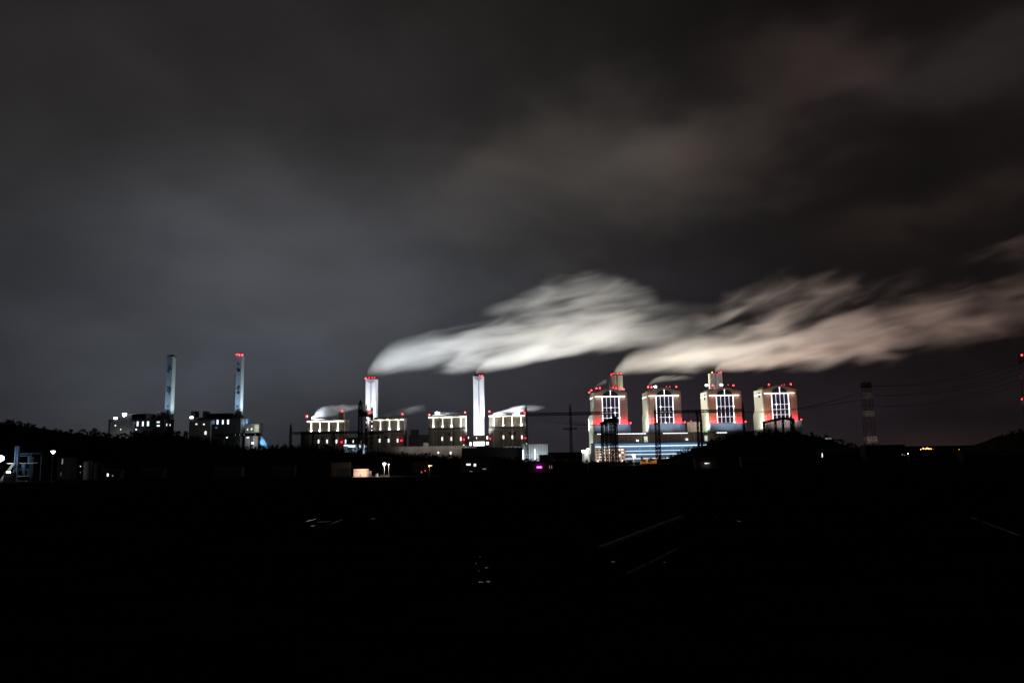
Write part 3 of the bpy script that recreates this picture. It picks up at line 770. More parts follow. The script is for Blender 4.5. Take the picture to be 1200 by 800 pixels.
# low buildings along the foot of the middle station
def low(name, label, cat, pxl, pxr, yt, D, depth, m, roof=M_dark, yb=None):
    T, a, b, z0, z1 = span(name, label, cat, pxl, pxr, yt, yb, D, depth, m)
    T.part('roof', MB().box(a-.5, b+.5, D-.6, D+depth+.6, z1, z1+.9), roof)
    return T, a, b, z0, z1
def wins(T, D, lst, m, name='window'):
    for px, py, w, h in lst:
        p = pix(px, py, D)
        f = T.part(name, MB().box(p.x-w/2, p.x+w/2, D-.5, D-.04, p.z-h/2, p.z+h/2), m)
        T.part('window_frame', MB().box(p.x-w/2-.35, p.x+w/2+.35, D-.3, D-.02, p.z-h/2-.7, p.z-h/2-.05), M_greyd, f)
T, a, b, z0, z1 = low('control_building', 'dark low building with small lit windows linking the first two boiler houses', 'industrial building', 403.5, 432, 513, DM-6, 20, M_greyd)
wins(T, DM-6, [(405, 517, 2.2, 7), (414, 517, 1.6, 5), (423.7, 517, 1.8, 6)], G_win)
T, a, b, z0, z1 = low('cable_house', 'cyan lit low shed at the tree line below the first boiler houses', 'industrial building', 402.5, 428.5, 520.3, DM-60, 18, M_whiteg)
wins(T, DM-60, [(421.3, 522.4, 3.4, 6), (423.7, 522.4, 2, 6), (427.6, 523, 1.4, 6)], G_winc)
wins(T, DM-60, [(405.5, 521.6, 8, 2.6), (412, 522.6, 14, 3.8)], G_winc, 'shutter_light')
T.light('AREA', ((a+b)/2, DM-72, 16), 4500, (.6, .85, 1), aim=((a+b)/2, DM-60, 14), size=(44, 1))
T, a, b, z0, z1 = low('coal_annex', 'dim bluish annex at the left end of the first boiler house', 'industrial building', 352.5, 362, 506, DM-3, 30, M_greyd)
T, a, b, z0, z1 = low('filter_house', 'dark block in the gap between the second and third boiler houses', 'industrial building', 479, 503, 510, DM+10, 30, M_greyd)
T.part('roof_house', MB().box(pix(481, 505, DM+10).x, pix(489.5, 505, DM+10).x, DM+12, DM+30, z1+.8, pix(485, 503, DM+10).z), M_greyd)
T, a, b, z0, z1 = low('turbine_hall', 'long pale concrete turbine hall below the middle boiler houses', 'industrial building', 444, 548, 523.2, DM-120, 60, mat('grey brown render', (.42, .38, .34), .85, .3, .05, streak=True), M_grey)
wins(T, DM-120, [(513.7, 530.2, 2.6, 3.4), (528, 530.6, 2.6, 5)], G_win)
for k in range(11):
    q = a+(b-a)*(k+.5)/11; T.part('pilaster', MB().box(q-.5, q+.5, DM-120.4, DM-119.9, 0, z1), M_grey)
T.light('AREA', ((a+b)/2+30, DM-140, z1+6), 5000, (1, .92, .85), aim=((a+b)/2+30, DM-120, z1-5), size=(150, 2))
T, a, b, z0, z1 = low('vent_house', 'small grey box on the pale turbine hall roof', 'industrial building', 496, 501.5, 518.6, DM-70, 9, M_grey)
T.light('POINT', (a+4, DM-78, z1-2), 900, (.9, .9, 1))
T, a, b, z0, z1 = low('chimney_base_house', 'dark red-brown house round the foot of the brightest chimney', 'industrial building', 546.5, 574, 510.2, DM-8, 24, M_brownd)
wins(T, DM-8, [(549, 512.7, 1.6, 4), (571, 512.6, 3, 6), (558.5, 513, 1.4, 4)], G_win)
T, a, b, z0, z1 = low('dark_workshop', 'black workshop below the brightest chimney with a lit sign panel above', 'industrial building', 541, 613, 524.5, DM-180, 30, M_dark)
for k, q in enumerate(range(0, 18)):
    px = 590.5+q*1.25
    if rr.random() < .75: p = pix(px, 523.6, DM-180.5); T.part('rooflight', MB().box(p.x-.5, p.x+.55, DM-181, DM-180.6, p.z-.7, p.z+.9), G_dimw)
for q in range(7):
    p = pix(545+q*2.1, 524, DM-180.5); T.part('rooflight', MB().box(p.x-1, p.x+1, DM-181, DM-180.6, p.z-.6, p.z+.6), G_dimw)
T = Thing('lit_panel', 'glaring white lit panel and its two small neighbours below the brightest chimney', 'lit panel', tuple(pix(561, 520, DM-30).xy) + (pix(561, 523, DM-30).z,))
for xa, xb, ya, yb in ((554.8, 568, 517.4, 522), (550.3, 552.6, 518, 522), (569.8, 572.6, 517.6, 520.8)):
    p, q = pix(xa, ya, DM-30), pix(xb, yb, DM-30)
    T.part('light_panel', MB().box(p.x, q.x, DM-30.5, DM-30, q.z, p.z), G_strip)
p, q = pix(549, 522.4, DM-30), pix(573, 524, DM-30)
T.part('frame', MB().box(p.x, q.x, DM-31, DM-29, 0, p.z-.3), M_dark)
# corrugated lit shed
C, a, b, z0, z1 = low('corrugated_shed', 'pale corrugated shed with two bright light tubes, right of the middle boiler houses', 'industrial building', 612, 642, 520.6, DM-200, 30, M_grey, M_grey)
for k in range(16):
    q = a + (b-a)*(k+.5)/16; C.part('corrugation', MB().box(q-.45, q+.45, DM-200.45, DM-199.9, 0, z1-.3), M_whiteg)
for k in range(4): C.part('cladding_joint', MB().box(a, b, DM-200.6, DM-200.46, 5+k*4.5, 5.3+k*4.5), M_greyd)
for px, yt in ((613, 527), (626.6, 526.3)):
    p = pix(px, yt, DM-201); C.part('glow_strip', MB().box(p.x-.75, p.x+.75, DM-201.5, DM-200.7, 2, p.z), G_strip)
C.light('AREA', ((a+b)/2, DM-222, 6), 6500, (.85, .95, 1), aim=((a+b)/2, DM-200, 12), size=(40, 2))
T, a, b, z0, z1 = low('flat_hut', 'black flat hut right of the corrugated shed', 'hut', 632, 648, 533.2, 1150, 14, M_dark)

# ------------------------------------------------------------------ left station (y = 1750)
DL = 1750.0
def slim_chimney(pxl, pxm, pxr, ytop, label, power, reds):
    a, b = pix(pxl, 460, DL), pix(pxm, 460, DL); x0, x1 = a.x, b.x; zt = pix((pxl+pxm)/2, ytop, DL).z
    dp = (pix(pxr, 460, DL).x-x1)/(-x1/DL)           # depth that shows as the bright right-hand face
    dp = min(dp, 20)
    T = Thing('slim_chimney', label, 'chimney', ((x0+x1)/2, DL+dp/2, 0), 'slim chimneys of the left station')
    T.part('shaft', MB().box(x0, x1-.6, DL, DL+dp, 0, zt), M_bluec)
    T.part('side_face', MB().box(x1-.6, x1, DL+.1, DL+dp-.1, 0, zt-.5), M_whiteg)  # paler colour carries part of this face's brighter lighting
    T.part('rim', MB().box(x0-.4, x1+.4, DL-.4, DL+dp+.4, zt, zt+1.6), M_dark)
    for k in range(2): xx = x0+(x1-x0)*(.3+.4*k); T.part('flue', MB().prism_z([(xx+2.4*math.cos(j*math.pi/5), DL+dp/2+2.4*math.sin(j*math.pi/5)) for j in range(10)], zt+1.5, zt+4.5), M_dark)
    # three painted flocks, dark blue on the front face
    rnd = random.Random(int(pxl))
    for f0, cnt in ((.17, 6), (.45, 9), (.72, 6)):
        zc = zt - f0*(zt-pix(pxl, 505, DL).z)
        for k in range(cnt):
            cx_, cz_ = rnd.uniform(x0+2.5, x1-3), zc + rnd.uniform(-9, 9); s_ = rnd.uniform(2.0, 3.8); an = rnd.uniform(-.6, 1.2)
            pts = [(-1, .9), (-.35, .25), (0, .55), (.45, .3), (1.2, 1.1), (.5, -.25), (.1, -1.0), (-.3, -.2)]
            T.part('painted_bird', MB().prism_y([(cx_+s_*(u*math.cos(an)-v*math.sin(an)), cz_+s_*1.5*(u*math.sin(an)+v*math.cos(an))) for u, v in pts], DL-.08, DL+.02), M_motif)
    for px, py, r_ in reds: T.red_lamp(pix(px, py, DL-.8), r_, G_redp, 2500, .6)
    T.light('SPOT', ((x0+x1)/2-8, DL-62, 108), 150000*power, (.72, .86, 1), aim=((x0+x1)/2, DL, 178), angle=92, radius=2)
    T.light('SPOT', (x1+46, DL-8, 108), 200000*power, (.80, .96, 1), aim=(x1, DL+dp/2, 172), angle=100, radius=2)
    return T, x0, x1, dp
s1 = slim_chimney(193.8, 200.8, 204.8, 417.5, 'slim bluish chimney without lamps on top, leftmost of all chimneys', .62, [])
s2 = slim_chimney(276, 282.2, 285.3, 416, 'slim bluish chimney tipped with red lamps above the left station', 1.0, [(277.5, 415.4, 1.6), (280.4, 415.6, 2.0), (284, 415.8, 2.0)])
# block A
T, a, b, z0, z1 = low('boiler_block', 'dark boiler block under a glaring white lamp, leftmost building on the ridge', 'industrial building', 127.5, 192.5, 491.5, DL-40, 50, M_greyd)
zz = z1+.85
for xa, xb, yt, m_ in ((150.5, 177.5, 485.2, M_dark), (184, 189, 482.5, M_dark), (181.5, 192, 488, M_dark), (129, 138, 490, M_greyd), (155, 171, 484.4, M_dark)):
    p, q = pix(xa, yt, DL-30), pix(xb, yt, DL-30); T.part('roof_house', MB().box(p.x, q.x, DL-30, DL-5-(yt % 1)*4, zz, p.z), m_)
p, q = pix(129.5, 494, DL-44), pix(157, 494, DL-44); T.part('annex', MB().box(p.x, q.x, DL-46, DL-40.1, 0, p.z), M_grey)
wins(T, DL-40, [(161.3, 496.4, 3.4, 10), (167.5, 496.4, 3.2, 10), (173.5, 496.2, 4, 10), (185.5, 494.4, 6, 3), (185.5, 498.6, 6, 3), (159.6, 503, 3, 3), (195.5, 497.5, 1.3, 5), (199.4, 497.8, 1.2, 4)], G_winc)
wins(T, DL-46, [(135.3, 498.4, 2.4, 2.4), (141.5, 503, 1.6, 2.4)], G_win)
wins(T, DL-40, [(157.5, 495.6, 4, 2.4)], G_dimw)
p = pix(146, 485.4, DL-38); T.flood(p, 4.2, G_cool, 6); T.light('POINT', p+Vector((0, -4, 4)), 60000, (.85, .9, 1), radius=1.5)
T.part('lamp_head', MB().ball(p+Vector((0, -1.5, -3.5)), 2.0), G_cool)
p = pix(135.3, 489.8, DL-42); T.flood(p, 3.2, G_cool, 2.5)
T.light('AREA', (pix(143, 495, DL-70).x, DL-70, 34), 6000, (.9, .95, 1), aim=tuple(pix(143, 500, DL-46)), size=(30, 2))
# block B
T, a, b, z0, z1 = low('boiler_block', 'dark boiler block with three tall lit windows below the red tipped chimney', 'industrial building', 222, 282, 490.5, DL-40, 40, M_greyd)
zz = z1+.85
for xa, xb, yt in ((223.5, 228, 481.5), (237.5, 240.5, 481.5), (242, 270, 484.2), (239, 275, 486), (272.5, 281, 486.5), (276, 278.5, 481), (222, 246, 489)):
    p, q = pix(xa, yt, DL-30), pix(xb, yt, DL-30); T.part('roof_house', MB().box(p.x, q.x, DL-30+(xa % 3), DL-6+(xa % 2), zz, p.z), M_dark)
p, q = pix(223, 497, DL-45), pix(247, 497, DL-45); T.part('annex', MB().box(p.x, q.x, DL-47, DL-40.1, 0, pix(235, 493, DL-45).z), M_grey)
wins(T, DL-40, [(255, 494.4, 3.8, 9.5), (261.2, 494.4, 3.2, 9), (267.3, 494.2, 3.8, 9.5)], G_winc)
wins(T, DL-40, [(250, 494.5, 6, 8), (253.5, 501, 4, 3)], glow('blue dim window', (.35, .6, 1), .18))
wins(T, DL-47, [(230.2, 496.8, 3, 2.6), (239, 497, 3, 2.6), (240.9, 507, 3.4, 7)], G_win)
wins(T, DL-40, [(253.2, 509, 3.4, 3), (266, 509, 3.8, 4.5), (276, 509, 3.2, 3), (266, 512.5, 3, 2.5)], G_win)
p = pix(224.4, 489, DL-42); T.flood(p, 3.0, G_cool, 2)
# structures round the second chimney's foot
T, a, b, z0, z1 = low('precipitator', 'grey block with a pale panel right of the red tipped chimney', 'industrial building', 287.5, 304, 496.5, DL-30, 26, M_grey)
wins(T, DL-30, [(290.2, 503, 2, 2.6), (294.8, 502.6, 2.4, 3.4), (290.5, 512.5, 5, 2)], G_win)
p, q = pix(298.3, 497.2, DL-31), pix(303.2, 506, DL-31); T.part('panel', MB().box(p.x, q.x, DL-31.5, DL-30.05, q.z, p.z), M_pale)
T.light('POINT', pix(300, 500, DL-46), 5200, (1, 1, .85), radius=1)
p = pix(295.8, 519, DL-40); T.flood(p, 2.2, G_white, 3)
T.light('POINT', pix(293, 516, DL-44), 4200, (.95, 1, 1), radius=1)
T = Thing('conveyor_bridge', 'dark conveyor bridge crossing low in front of the red tipped chimney', 'conveyor', tuple(pix(290, 515, DL-70).xy) + (0,))
p, q = pix(252, 507, DL-70), pix(305.5, 510.5, DL-70)
T.part('gallery', MB().box(p.x, q.x, DL-73, DL-68, pix(280, 511, DL-70).z, pix(280, 507.3, DL-70).z), M_dark)
for px in (262, 278, 295, 304): x_ = pix(px, 512, DL-70).x; T.part('trestle', MB().lattice((x_, DL-70.5, 0), (x_, DL-70.5, pix(280, 511, DL-70).z), 4, 3.5, 5, .35), M_steel)
for px in (276, 281, 286, 299): x_ = pix(px, 509, DL-73).x; T.part('bay_window', MB().box(x_-.7, x_+.7, DL-73.2, DL-73, pix(280, 510, DL-70).z, pix(280, 508.6, DL-70).z), G_dimw)
T, a, b, z0, z1 = low('transfer_tower', 'bright blue-white lit box clinging to the foot of the red tipped chimney', 'industrial building', 284.2, 290.3, 491, DL-8, 12, M_tarp, M_grey)
T.part('glow_wall', MB().box(pix(282.8, 500, DL-9).x, pix(286.6, 500, DL-9).x, DL-9.4, DL-8.1, pix(284, 504, DL-9).z, pix(284, 497.5, DL-9).z), G_winc)  # wall slab glows itself, its bright light put in as emission
T.light('POINT', (b+3, DL-20, z1-8), 9000, (.75, .9, 1), radius=1)
tp = pix(308, 516, DL-60)
T = Thing('blue_tent', 'small blue lit tarpaulin tent at the right foot of the left station', 'tent', (tp.x, DL-60, 0))
l_, r_, tt = pix(304.5, 520.5, DL-60), pix(313, 520.5, DL-60), pix(306, 510.8, DL-60)
T.part('tarpaulin', MB().prism_y([(l_.x, 0), (r_.x+6, 0), (r_.x, l_.z), (tt.x+1.5, tt.z), (tt.x, tt.z), (l_.x, l_.z)], DL-60, DL-48), M_tarp)
T.part('ridge_pole', MB().bar((tt.x+.7, DL-60.5, tt.z+.1), (tt.x+.7, DL-47.5, tt.z+.1), .25), M_steel)
T.light('POINT', (tt.x+3, DL-68, l_.z+4), 6500, (.6, .85, 1), radius=1)

# ------------------------------------------------------------------ substation gantries and pylons
def column(T, px, ytop, D, w=3.4, w1=1.6, n=9, t=.38, peak=True, zb=0.0):
    p = pix(px, ytop, D)
    zt = p.z - (7 if peak else 0)
    T.part('column', MB().lattice((p.x, D, zb), (p.x, D, zt), w, w1 if peak else w*.8, n, t), M_steel)
    if peak: T.part('peak', MB().lattice((p.x, D, zt+.05), (p.x, D, p.z), w1, .25, 4, t*.7), M_steel)
    return p
def beam(T, xa, ya, xb, yb, D, w=2.8, t=.36):
    a, b = pix(xa, ya, D), pix(xb, yb, D)
    T.part('beam', MB().lattice(a, b, w, w, max(4, int((b-a).length/5)), t), M_steel)
    return a, b
def insulators(T, xa, ya, xb, yb, D, n, L=4.5):
    for k in range(n):
        p = pix(xa+(xb-xa)*(k+.5)/n, ya+(yb-ya)*(k+.5)/n, D)
        T.part('insulator', MB().bar(p+Vector((0, 0, -1.2)), p+Vector((0, 0, -1.2-L)), .28, 5, .2), M_steel)
DG = 1290.0
p0 = pix(341, 518, DG)
G = Thing('substation_gantry', 'black lattice gantry spanning in front of the first boiler house', 'gantry', (p0.x, DG, zl(p0.x, DG)), 'substation gantries')
column(G, 341, 496, DG, 4.4, 2.4, 8, .42); column(G, 391, 506, DG, 3.4, 1.6, 7, .36, False); beam(G, 343, 507.4, 421, 506.2, DG, 3.2); insulators(G, 345, 507.6, 420, 507, DG, 12)
column(G, 367, 507, DG, 3.0, 1.6, 7, .34, False)
p0 = pix(423, 518, DG)
G = Thing('pylon', 'tall black pylon with a pointed peak left of the first white chimney', 'pylon', (p0.x, DG, 0), 'black pylons of the switchyard')
column(G, 422.5, 468.5, DG, 7.0, 5.0, 13, .55)
for px, yt in ((429.5, 474), (436, 477)): column(G, px, yt, DG, 3.2, 2.4, 12, .42, px < 430)
beam(G, 420, 481, 437, 489, DG, 4.2, .6); beam(G, 420.5, 486, 430, 487, DG, 2.6); beam(G, 421, 508, 449, 507, DG, 3.0); insulators(G, 421, 484, 437, 490, DG, 7, 7)
for px, py in ((422, 511), (427, 511)):
    q = pix(px, py, DG-3); G.part('coil', MB().prism_y([(q.x+2.1*math.cos(k*.5236), q.z+2.1*math.sin(k*.5236)) for k in range(12)], DG-4, DG-3), M_grey)
DG2 = 1060.0
p0 = pix(616, 536, DG2)
G = Thing('substation_gantry', 'black lattice gantry reaching from the corrugated shed to the leftmost boiler tower', 'gantry', (p0.x, DG2, 0), 'substation gantries')
column(G, 616.5, 473.5, DG2, 3.4, 1.8, 14, .34); column(G, 668, 473, DG2, 3.8, 2.0, 14, .36)
beam(G, 617, 485.6, 720, 483.6, DG2, 3.2, .36); insulators(G, 622, 486, 716, 484.4, DG2, 9, 3.5)
beam(G, 660, 502.5, 676, 502.2, DG2, 1.6, .25)
DG3 = 980.0
p0 = pix(712, 543, DG3)
G = Thing('pylon', 'dense cluster of black lattice columns before the leftmost boiler tower', 'pylon', (p0.x, DG3, 0), 'black pylons of the switchyard')
for px, yt, pk in ((705.3, 496, False), (710.2, 493, False), (715, 491, False), (718.5, 484, True), (721.8, 488, False)): column(G, px, yt, DG3, 2.8, 2.2, 13, .40, pk)
beam(G, 703.5, 497.5, 716, 491.5, DG3, 3.4, .6); beam(G, 709, 494, 723, 490, DG3, 3.6, .6); beam(G, 704, 509, 722, 508.6, DG3, 1.8, .3); beam(G, 704, 522, 722, 521, DG3, 1.8, .3)
insulators(G, 704, 499, 722, 492, DG3, 8, 6)
DG4 = 1020.0
p0 = pix(770, 540, DG4)
G = Thing('substation_gantry', 'black lattice gantry crossing in front of the second and third boiler towers', 'gantry', (p0.x, DG4, 0), 'substation gantries')
column(G, 767.3, 475, DG4, 2.4, 1.6, 13, .34); column(G, 771, 476, DG4, 2.4, 1.6, 13, .34, False)
pg = pix(819, 520, DG4)
column(G, 816.8, 480, DG4, 2.2, 1.6, 10, .34, False, 0); column(G, 820.5, 478, DG4, 2.2, 1.6, 10, .34, True, 0); column(G, 870, 471, DG4, 3.0, 1.6, 10, .34)
beam(G, 766, 482.8, 870, 480.4, DG4, 3.0, .36); insulators(G, 770, 483, 868, 481, DG4, 12, 4); beam(G, 766, 496, 772, 496, DG4, 1.4, .3)
DG5 = 1060.0
p0 = pix(915, 500, DG5)
G = Thing('substation_gantry', 'dark slanting gantry on the hilltop before the rightmost boiler tower', 'gantry', (p0.x, DG5, zr(p0.x, DG5)), 'substation gantries')
for px, yt in ((895, 494), (908.5, 491.5), (917, 489), (926.5, 487.5), (929.5, 491)): column(G, px, yt, DG5, 2.2, 1.8, 6, .36, False, 6)
beam(G, 893.5, 495, 919, 489.6, DG5, 2.2, .5); beam(G, 916, 489.6, 930, 491.5, DG5, 2.2, .5); insulators(G, 897, 495, 929, 491, DG5, 9, 5)

for k in range(5):
    a, b = pix(620+k*9, 487.5, DG2), pix(705+k*4, 497, DG3)
    wire_pts = MB(); last = None
    for q in range(13):
        f = q/12; p = a.lerp(b, f); p = Vector((p.x, p.y, p.z-5*4*f*(1-f)))
        if last is not None: wire_pts.bar(last, p, .14, 3)
        last = p
    solo('conductor', wire_pts, M_wire, 'sagging dark conductor from the long gantry to the dense pylon cluster, %s from the left' % ORD[k], 'power line', 'switchyard conductors')
# red and white lattice masts
def mast(px, ytop, ybase, D, wpx, label, lamps):
    p = pix(px, ytop, D); s_ = D/FPX
    T = Thing('lattice_mast', label, 'mast', (p.x, D, 0), 'red and white lattice masts')
    zt = p.z; k_ = (ytop-ybase)/(447-520)
    cuts = [447, 460.5, 467.5, 481.5, 488.5, 511.5, 519.5, 545]
    zs = [pix(px, ytop+(c-447)*k_, D).z for c in cuts]; zs[-1] = 0
    for k in range(7):
        w = lambda z_: wpx*s_*(1.15-.30*z_/zt)
        T.part('section', MB().lattice((p.x, D, zs[k+1]), (p.x, D, zs[k]), w(zs[k+1]), w(zs[k]), 2, .20), M_wpaint if k in (1, 3, 5) else M_red)
    for f in (.97, .93):
        w_ = wpx*s_*.62; T.part('crossarm', MB().lattice((p.x-w_, D, zt*f), (p.x+w_, D, zt*f), 1.2, 1.2, 6, .2), M_red)
    T.part('platform', MB().box(p.x-wpx*s_*.5, p.x+wpx*s_*.5, D-5, D+5, zt-5, zt-4.4), M_steel)
    for q in lamps: T.red_lamp(pix(q[0], q[1], D-5), q[2], G_redp, 400, 1)
    T.light('SPOT', (p.x-6, D-34, 10), 15000, (1, .80, .62), aim=(p.x, D, zt*.55), angle=75, radius=1)
    return p
DMST = 900
mast(1014.5, 447, 520, DMST, 9.6, 'dim red and white lattice mast right of the round hill', [])
mast(1200, 415, 520, DMST, 9.6, 'red and white lattice mast with red lamps cut by the right edge', [(1197.5, 416, 1.0), (1197.5, 467.5, .7)])
def wire(a, b, sag, label, rad=.16):
    mb = MB(); n = 16; last = None
    for k in range(n+1):
        f = k/n; p = a.lerp(b, f); p = Vector((p.x, p.y, p.z - sag*4*f*(1-f)))
        if last is not None: mb.bar(last, p, rad, 3)
        last = p
    solo('power_line', mb, M_wire, label, 'power line', 'power lines strung between the masts')
for dz, off in ((0, -9), (0, 9), (-11, -9), (-11, 9), (-23, -9), (-23, 9)):
    a, b = pix(1014.5+off, 452, DMST), pix(1200+off, 421, DMST); d = Vector((0, 0, dz))
    wire(a+d, b+d, 9, '%s thin dark power line between the two lattice masts, %s of its pair' % ({0: 'uppermost', -11: 'middle', -23: 'lowest'}[dz], 'left' if off < 0 else 'right'))
for dz, px in ((0, 870), (0, 866), (-4, 820), (-4, 771)):
    a, b = pix(px, 482, DG4), pix(1008, 460, DMST)
    wire(a, b + Vector((0, 0, dz*2)), 7, 'thin power line to the first lattice mast, gantry end ' + {870: 'at its right column', 866: 'just left of its right column', 820: 'left of the third boiler tower', 771: 'before the second boiler tower'}[px])

# ------------------------------------------------------------------ near edge of the village (dark houses, yard lamps)
def house(px0, px1, yt, yb, depth, label, wall=M_house, roof=M_tile, flat=False, cat='house', wn=()):
    pb = ground_at((px0+px1)/2, yb); D = pb.y
    a, b = pix(px0, yb, D), pix(px1, yb, D); zt = pix((px0+px1)/2, yt, D).z
    T = Thing('house' if cat == 'house' else cat.replace(' ', '_'), label, cat, ((a.x+b.x)/2, D+depth/2, 0))
    if flat:
        T.part('wall', MB().box(a.x, b.x, D, D+depth, 0, zt-.3), wall); T.part('roof', MB().box(a.x-.3, b.x+.3, D-.3, D+depth+.3, zt-.3, zt), roof)
    else:
        e = zt*.62
        T.part('wall', MB().box(a.x, b.x, D, D+depth, 0, e), wall)
        T.part('roof', MB().prism_x([(D-.6, e), (D+depth+.6, e), (D+depth*.55, zt), (D+depth*.45, zt)], a.x-.5, b.x+.5), roof)
    T.part('door', MB().box(a.x+(b.x-a.x)*.45, a.x+(b.x-a.x)*.45+1, D-.08, D+.02, 0, min(2.1, zt*.5)), M_greyd)
    for px, py, w, h, m_ in wn:
        p = pix(px, py, D)
        f = T.part('window', MB().box(p.x-w/2, p.x+w/2, D-.14, D-.02, p.z-h/2, p.z+h/2), m_)
        T.part('sill', MB().box(p.x-w/2-.1, p.x+w/2+.1, D-.25, D-.02, p.z-h/2-.15, p.z-h/2-.02), M_grey, f)
    return T, a.x, b.x, D, zt
# warm lit shed with two lamp posts
T, a, b, D, zt = house(414.5, 430.5, 549.3, 558.5, 6, 'small warm lit shed with panelled front beside the star bright lamp', M_cream, M_cream, True, 'shed')
for k in range(5): q = a+(b-a)*k/4; T.part('post', MB().box(q-.12, q+.12, D-.12, D-.02, 0, zt-.35), M_conc)
T.part('beam', MB().box(a, b, D-.2, D-.13, zt*.66, zt*.72), M_brown)
T.light('AREA', ((a+b)/2+2, D-8, 5.5), 1500, (1, .72, .55), aim=((a+b)/2, D, 2.5), size=(6, 1))
T2, a2, b2_, D2, _z = house(431.5, 434.5, 551.5, 558, 3, 'narrow cream hut at the right end of the warm lit shed', M_cream, M_cream, True, 'hut')
T2.light('POINT', (b2_+1, D2-3, 3), 160, (1, .75, .55), radius=.3)
lamp_post(450.5, 543, 557, D, 'lamp post with a star bright white lamp over the low lit wall', G_white, 1.15, 5200, (1, .93, .88))
lamp_post(455.6, 543.6, 557, D+.5, 'paler lamp post just right of the star bright lamp', G_win, .5, 500, (1, .93, .88))
w0_, w1_ = pix(445.5, 556.5, D-1), pix(457, 556.5, D-1)
T = Thing('low_wall', 'low pale lit wall below the star bright lamp post', 'wall', ((w0_.x+w1_.x)/2, D-1, 0))
for k in range(4): q = w0_.x+(w1_.x-w0_.x)*k/4; T.part('block', MB().box(q, q+(w1_.x-w0_.x)/4-.1, D-1.8, D-1.4, 0, 1.35+.1*(k % 2)), M_cream)
p = pix(441.7, 555.5, D-1); T = Thing('water_tank', 'small round pale tank on the ground between shed and lamp post', 'tank', (p.x, D-1, 0))
T.part('body', MB().bar((p.x, D-1, .05), (p.x, D-1, 2.1), .95, 12), M_wpaint); T.part('lid', MB().bar((p.x, D-1, 2.1), (p.x, D-1, 2.35), .6, 12), M_grey)
yd = MB().box(a-1, w1_.x+1, D-4.5, D+2, -.05, .006); solo('yard', yd, M_conc, kind='structure')
house(388, 408.5, 541.5, 558, 9, 'dim house with a long low roof left of the warm lit shed', M_house, M_tile)
# other houses and lamps
lamp_post(503, 545.5, 556, 590, 'low lamp post with a warm yellow lamp between shed and white windows', glow('warm lamp light', (1, .72, .42), 4), .6, 300, (1, .7, .4), arm=1.5)
T, a, b, D, zt = house(540, 575, 537, 553, 9, 'dark workshop with two white lit windows in the middle of the village', M_house, M_dark, True, 'workshop',
      [(549, 544, 3.6, 1.4, G_winc), (556.5, 544.6, 2.0, 2.0, G_winc), (567.6, 549.2, 3.0, .8, G_dimw), (552, 552, 2.4, .4, G_dimw)])
T, a, b, D, zt = house(484, 500, 540.5, 554, 8, 'dark house with a tiny red light left of the warm yellow lamp', M_house, M_tile, False, 'house', [(494, 553, .9, 1.6, G_dimw)])
p = pix(498.3, 551.2, D-1); T.part('red_light', MB().ball(p, .35), G_red)
T, a, b, D, zt = house(622, 646, 541.5, 553, 9, 'dark shop with a glowing magenta sign', M_house, M_dark, True, 'shop', [(644, 547, .5, 2.4, G_dimw), (646.5, 547, .5, 2.4, G_dimw)])
p = pix(632, 547.2, D-.8); T.part('sign', MB().box(p.x-2.0, p.x+2.0, D-1.0, D-.16, p.z-.55, p.z+.55), G_mag)
T.light('POINT', (p.x, D-3, p.z+.3), 160, (1, .12, .75), radius=.4)
T, a, b, D, zt = house(816, 842, 536, 549, 9, 'dark house with one white lamp below the round hill', M_house, M_tile, False)
p = pix(828, 542.6, D-1); T.part('porch_lamp', MB().box(p.x-1.5, p.x+.4, D-1.2, D-.8, p.z-.3, p.z+.3).box(p.x+.5, p.x+2.4, D-1.2, D-.8, p.z-.15, p.z+.1), G_win)
T.light('POINT', (p.x, D-2.5, p.z), 90, (1, 1, 1), radius=.2)
house(1016, 1062, 521, 541, 14, 'black flat roofed hall below the first lattice mast', M_house, M_dark, True, 'hall', [(1057.5, 532.4, 1.4, .9, G_dimw), (1064 - 4, 533, .9, .6, G_dimw)])
T, a, b, D, zt = house(962, 1010, 525, 541, 10, 'dark house with a narrow white lit window at its left end', M_house, M_tile, False, 'house', [(963.5, 533, .9, 4.4, G_win)])
lamp_post(1064, 531.3, 541, 760, 'short lamp post with a small white lamp right of the black flat hall', G_white, .45, 60, (1, 1, 1))
pp = pix(971, 513.5, 985)
T = Thing('hill_house', 'small pale lit house on the right shoulder of the round hill', 'house', (pp.x, 985, zr(pp.x, 985)))
zz = zr(pp.x, 985)
T.part('wall', MB().box(pp.x-5, pp.x+5, 985, 992, zz-4, pp.z+1.2), M_cream); T.part('roof', MB().box(pp.x-5.4, pp.x+5.4, 984.5, 992.5, pp.z+1.2, pp.z+1.6), M_grey)
T.part('window', MB().box(pp.x-4, pp.x+3.6, 984.8, 984.98, pp.z-.8, pp.z+.7), G_dimw)
# left batching yard under a glaring lamp
DB = 640.0
T = Thing('batching_plant', 'blue steel batching plant lit by the glaring lamp at the left edge', 'industrial plant', tuple(pix(27, 560, DB).xy) + (0,))
pa = pix(19.6, 522.5, DB); pz = lambda py: pix(25, py, DB).z; X = lambda px: pix(px, 545, DB).x
T.part('tower', MB().lattice((X(19.5), DB, 0), (X(19.5), DB, pz(522.5)), 2.4, 2.2, 10, .28), M_blues)
T.part('column', MB().box(X(36), X(36)+.4, DB, DB+.4, 0, pz(531)), M_blues); T.part('column', MB().box(X(43), X(43)+.4, DB+5, DB+5.4, 0, pz(531)), M_blues)
for yy, xa, xb in ((531.4, 22, 46), (534, 22, 36.5), (542.5, 8, 44), (550, 22, 36)): T.part('beam', MB().box(X(xa), X(xb), DB-.35, DB-.05, pz(yy)-.3, pz(yy)+.25), M_blues if yy != 542.5 else M_wpaint)
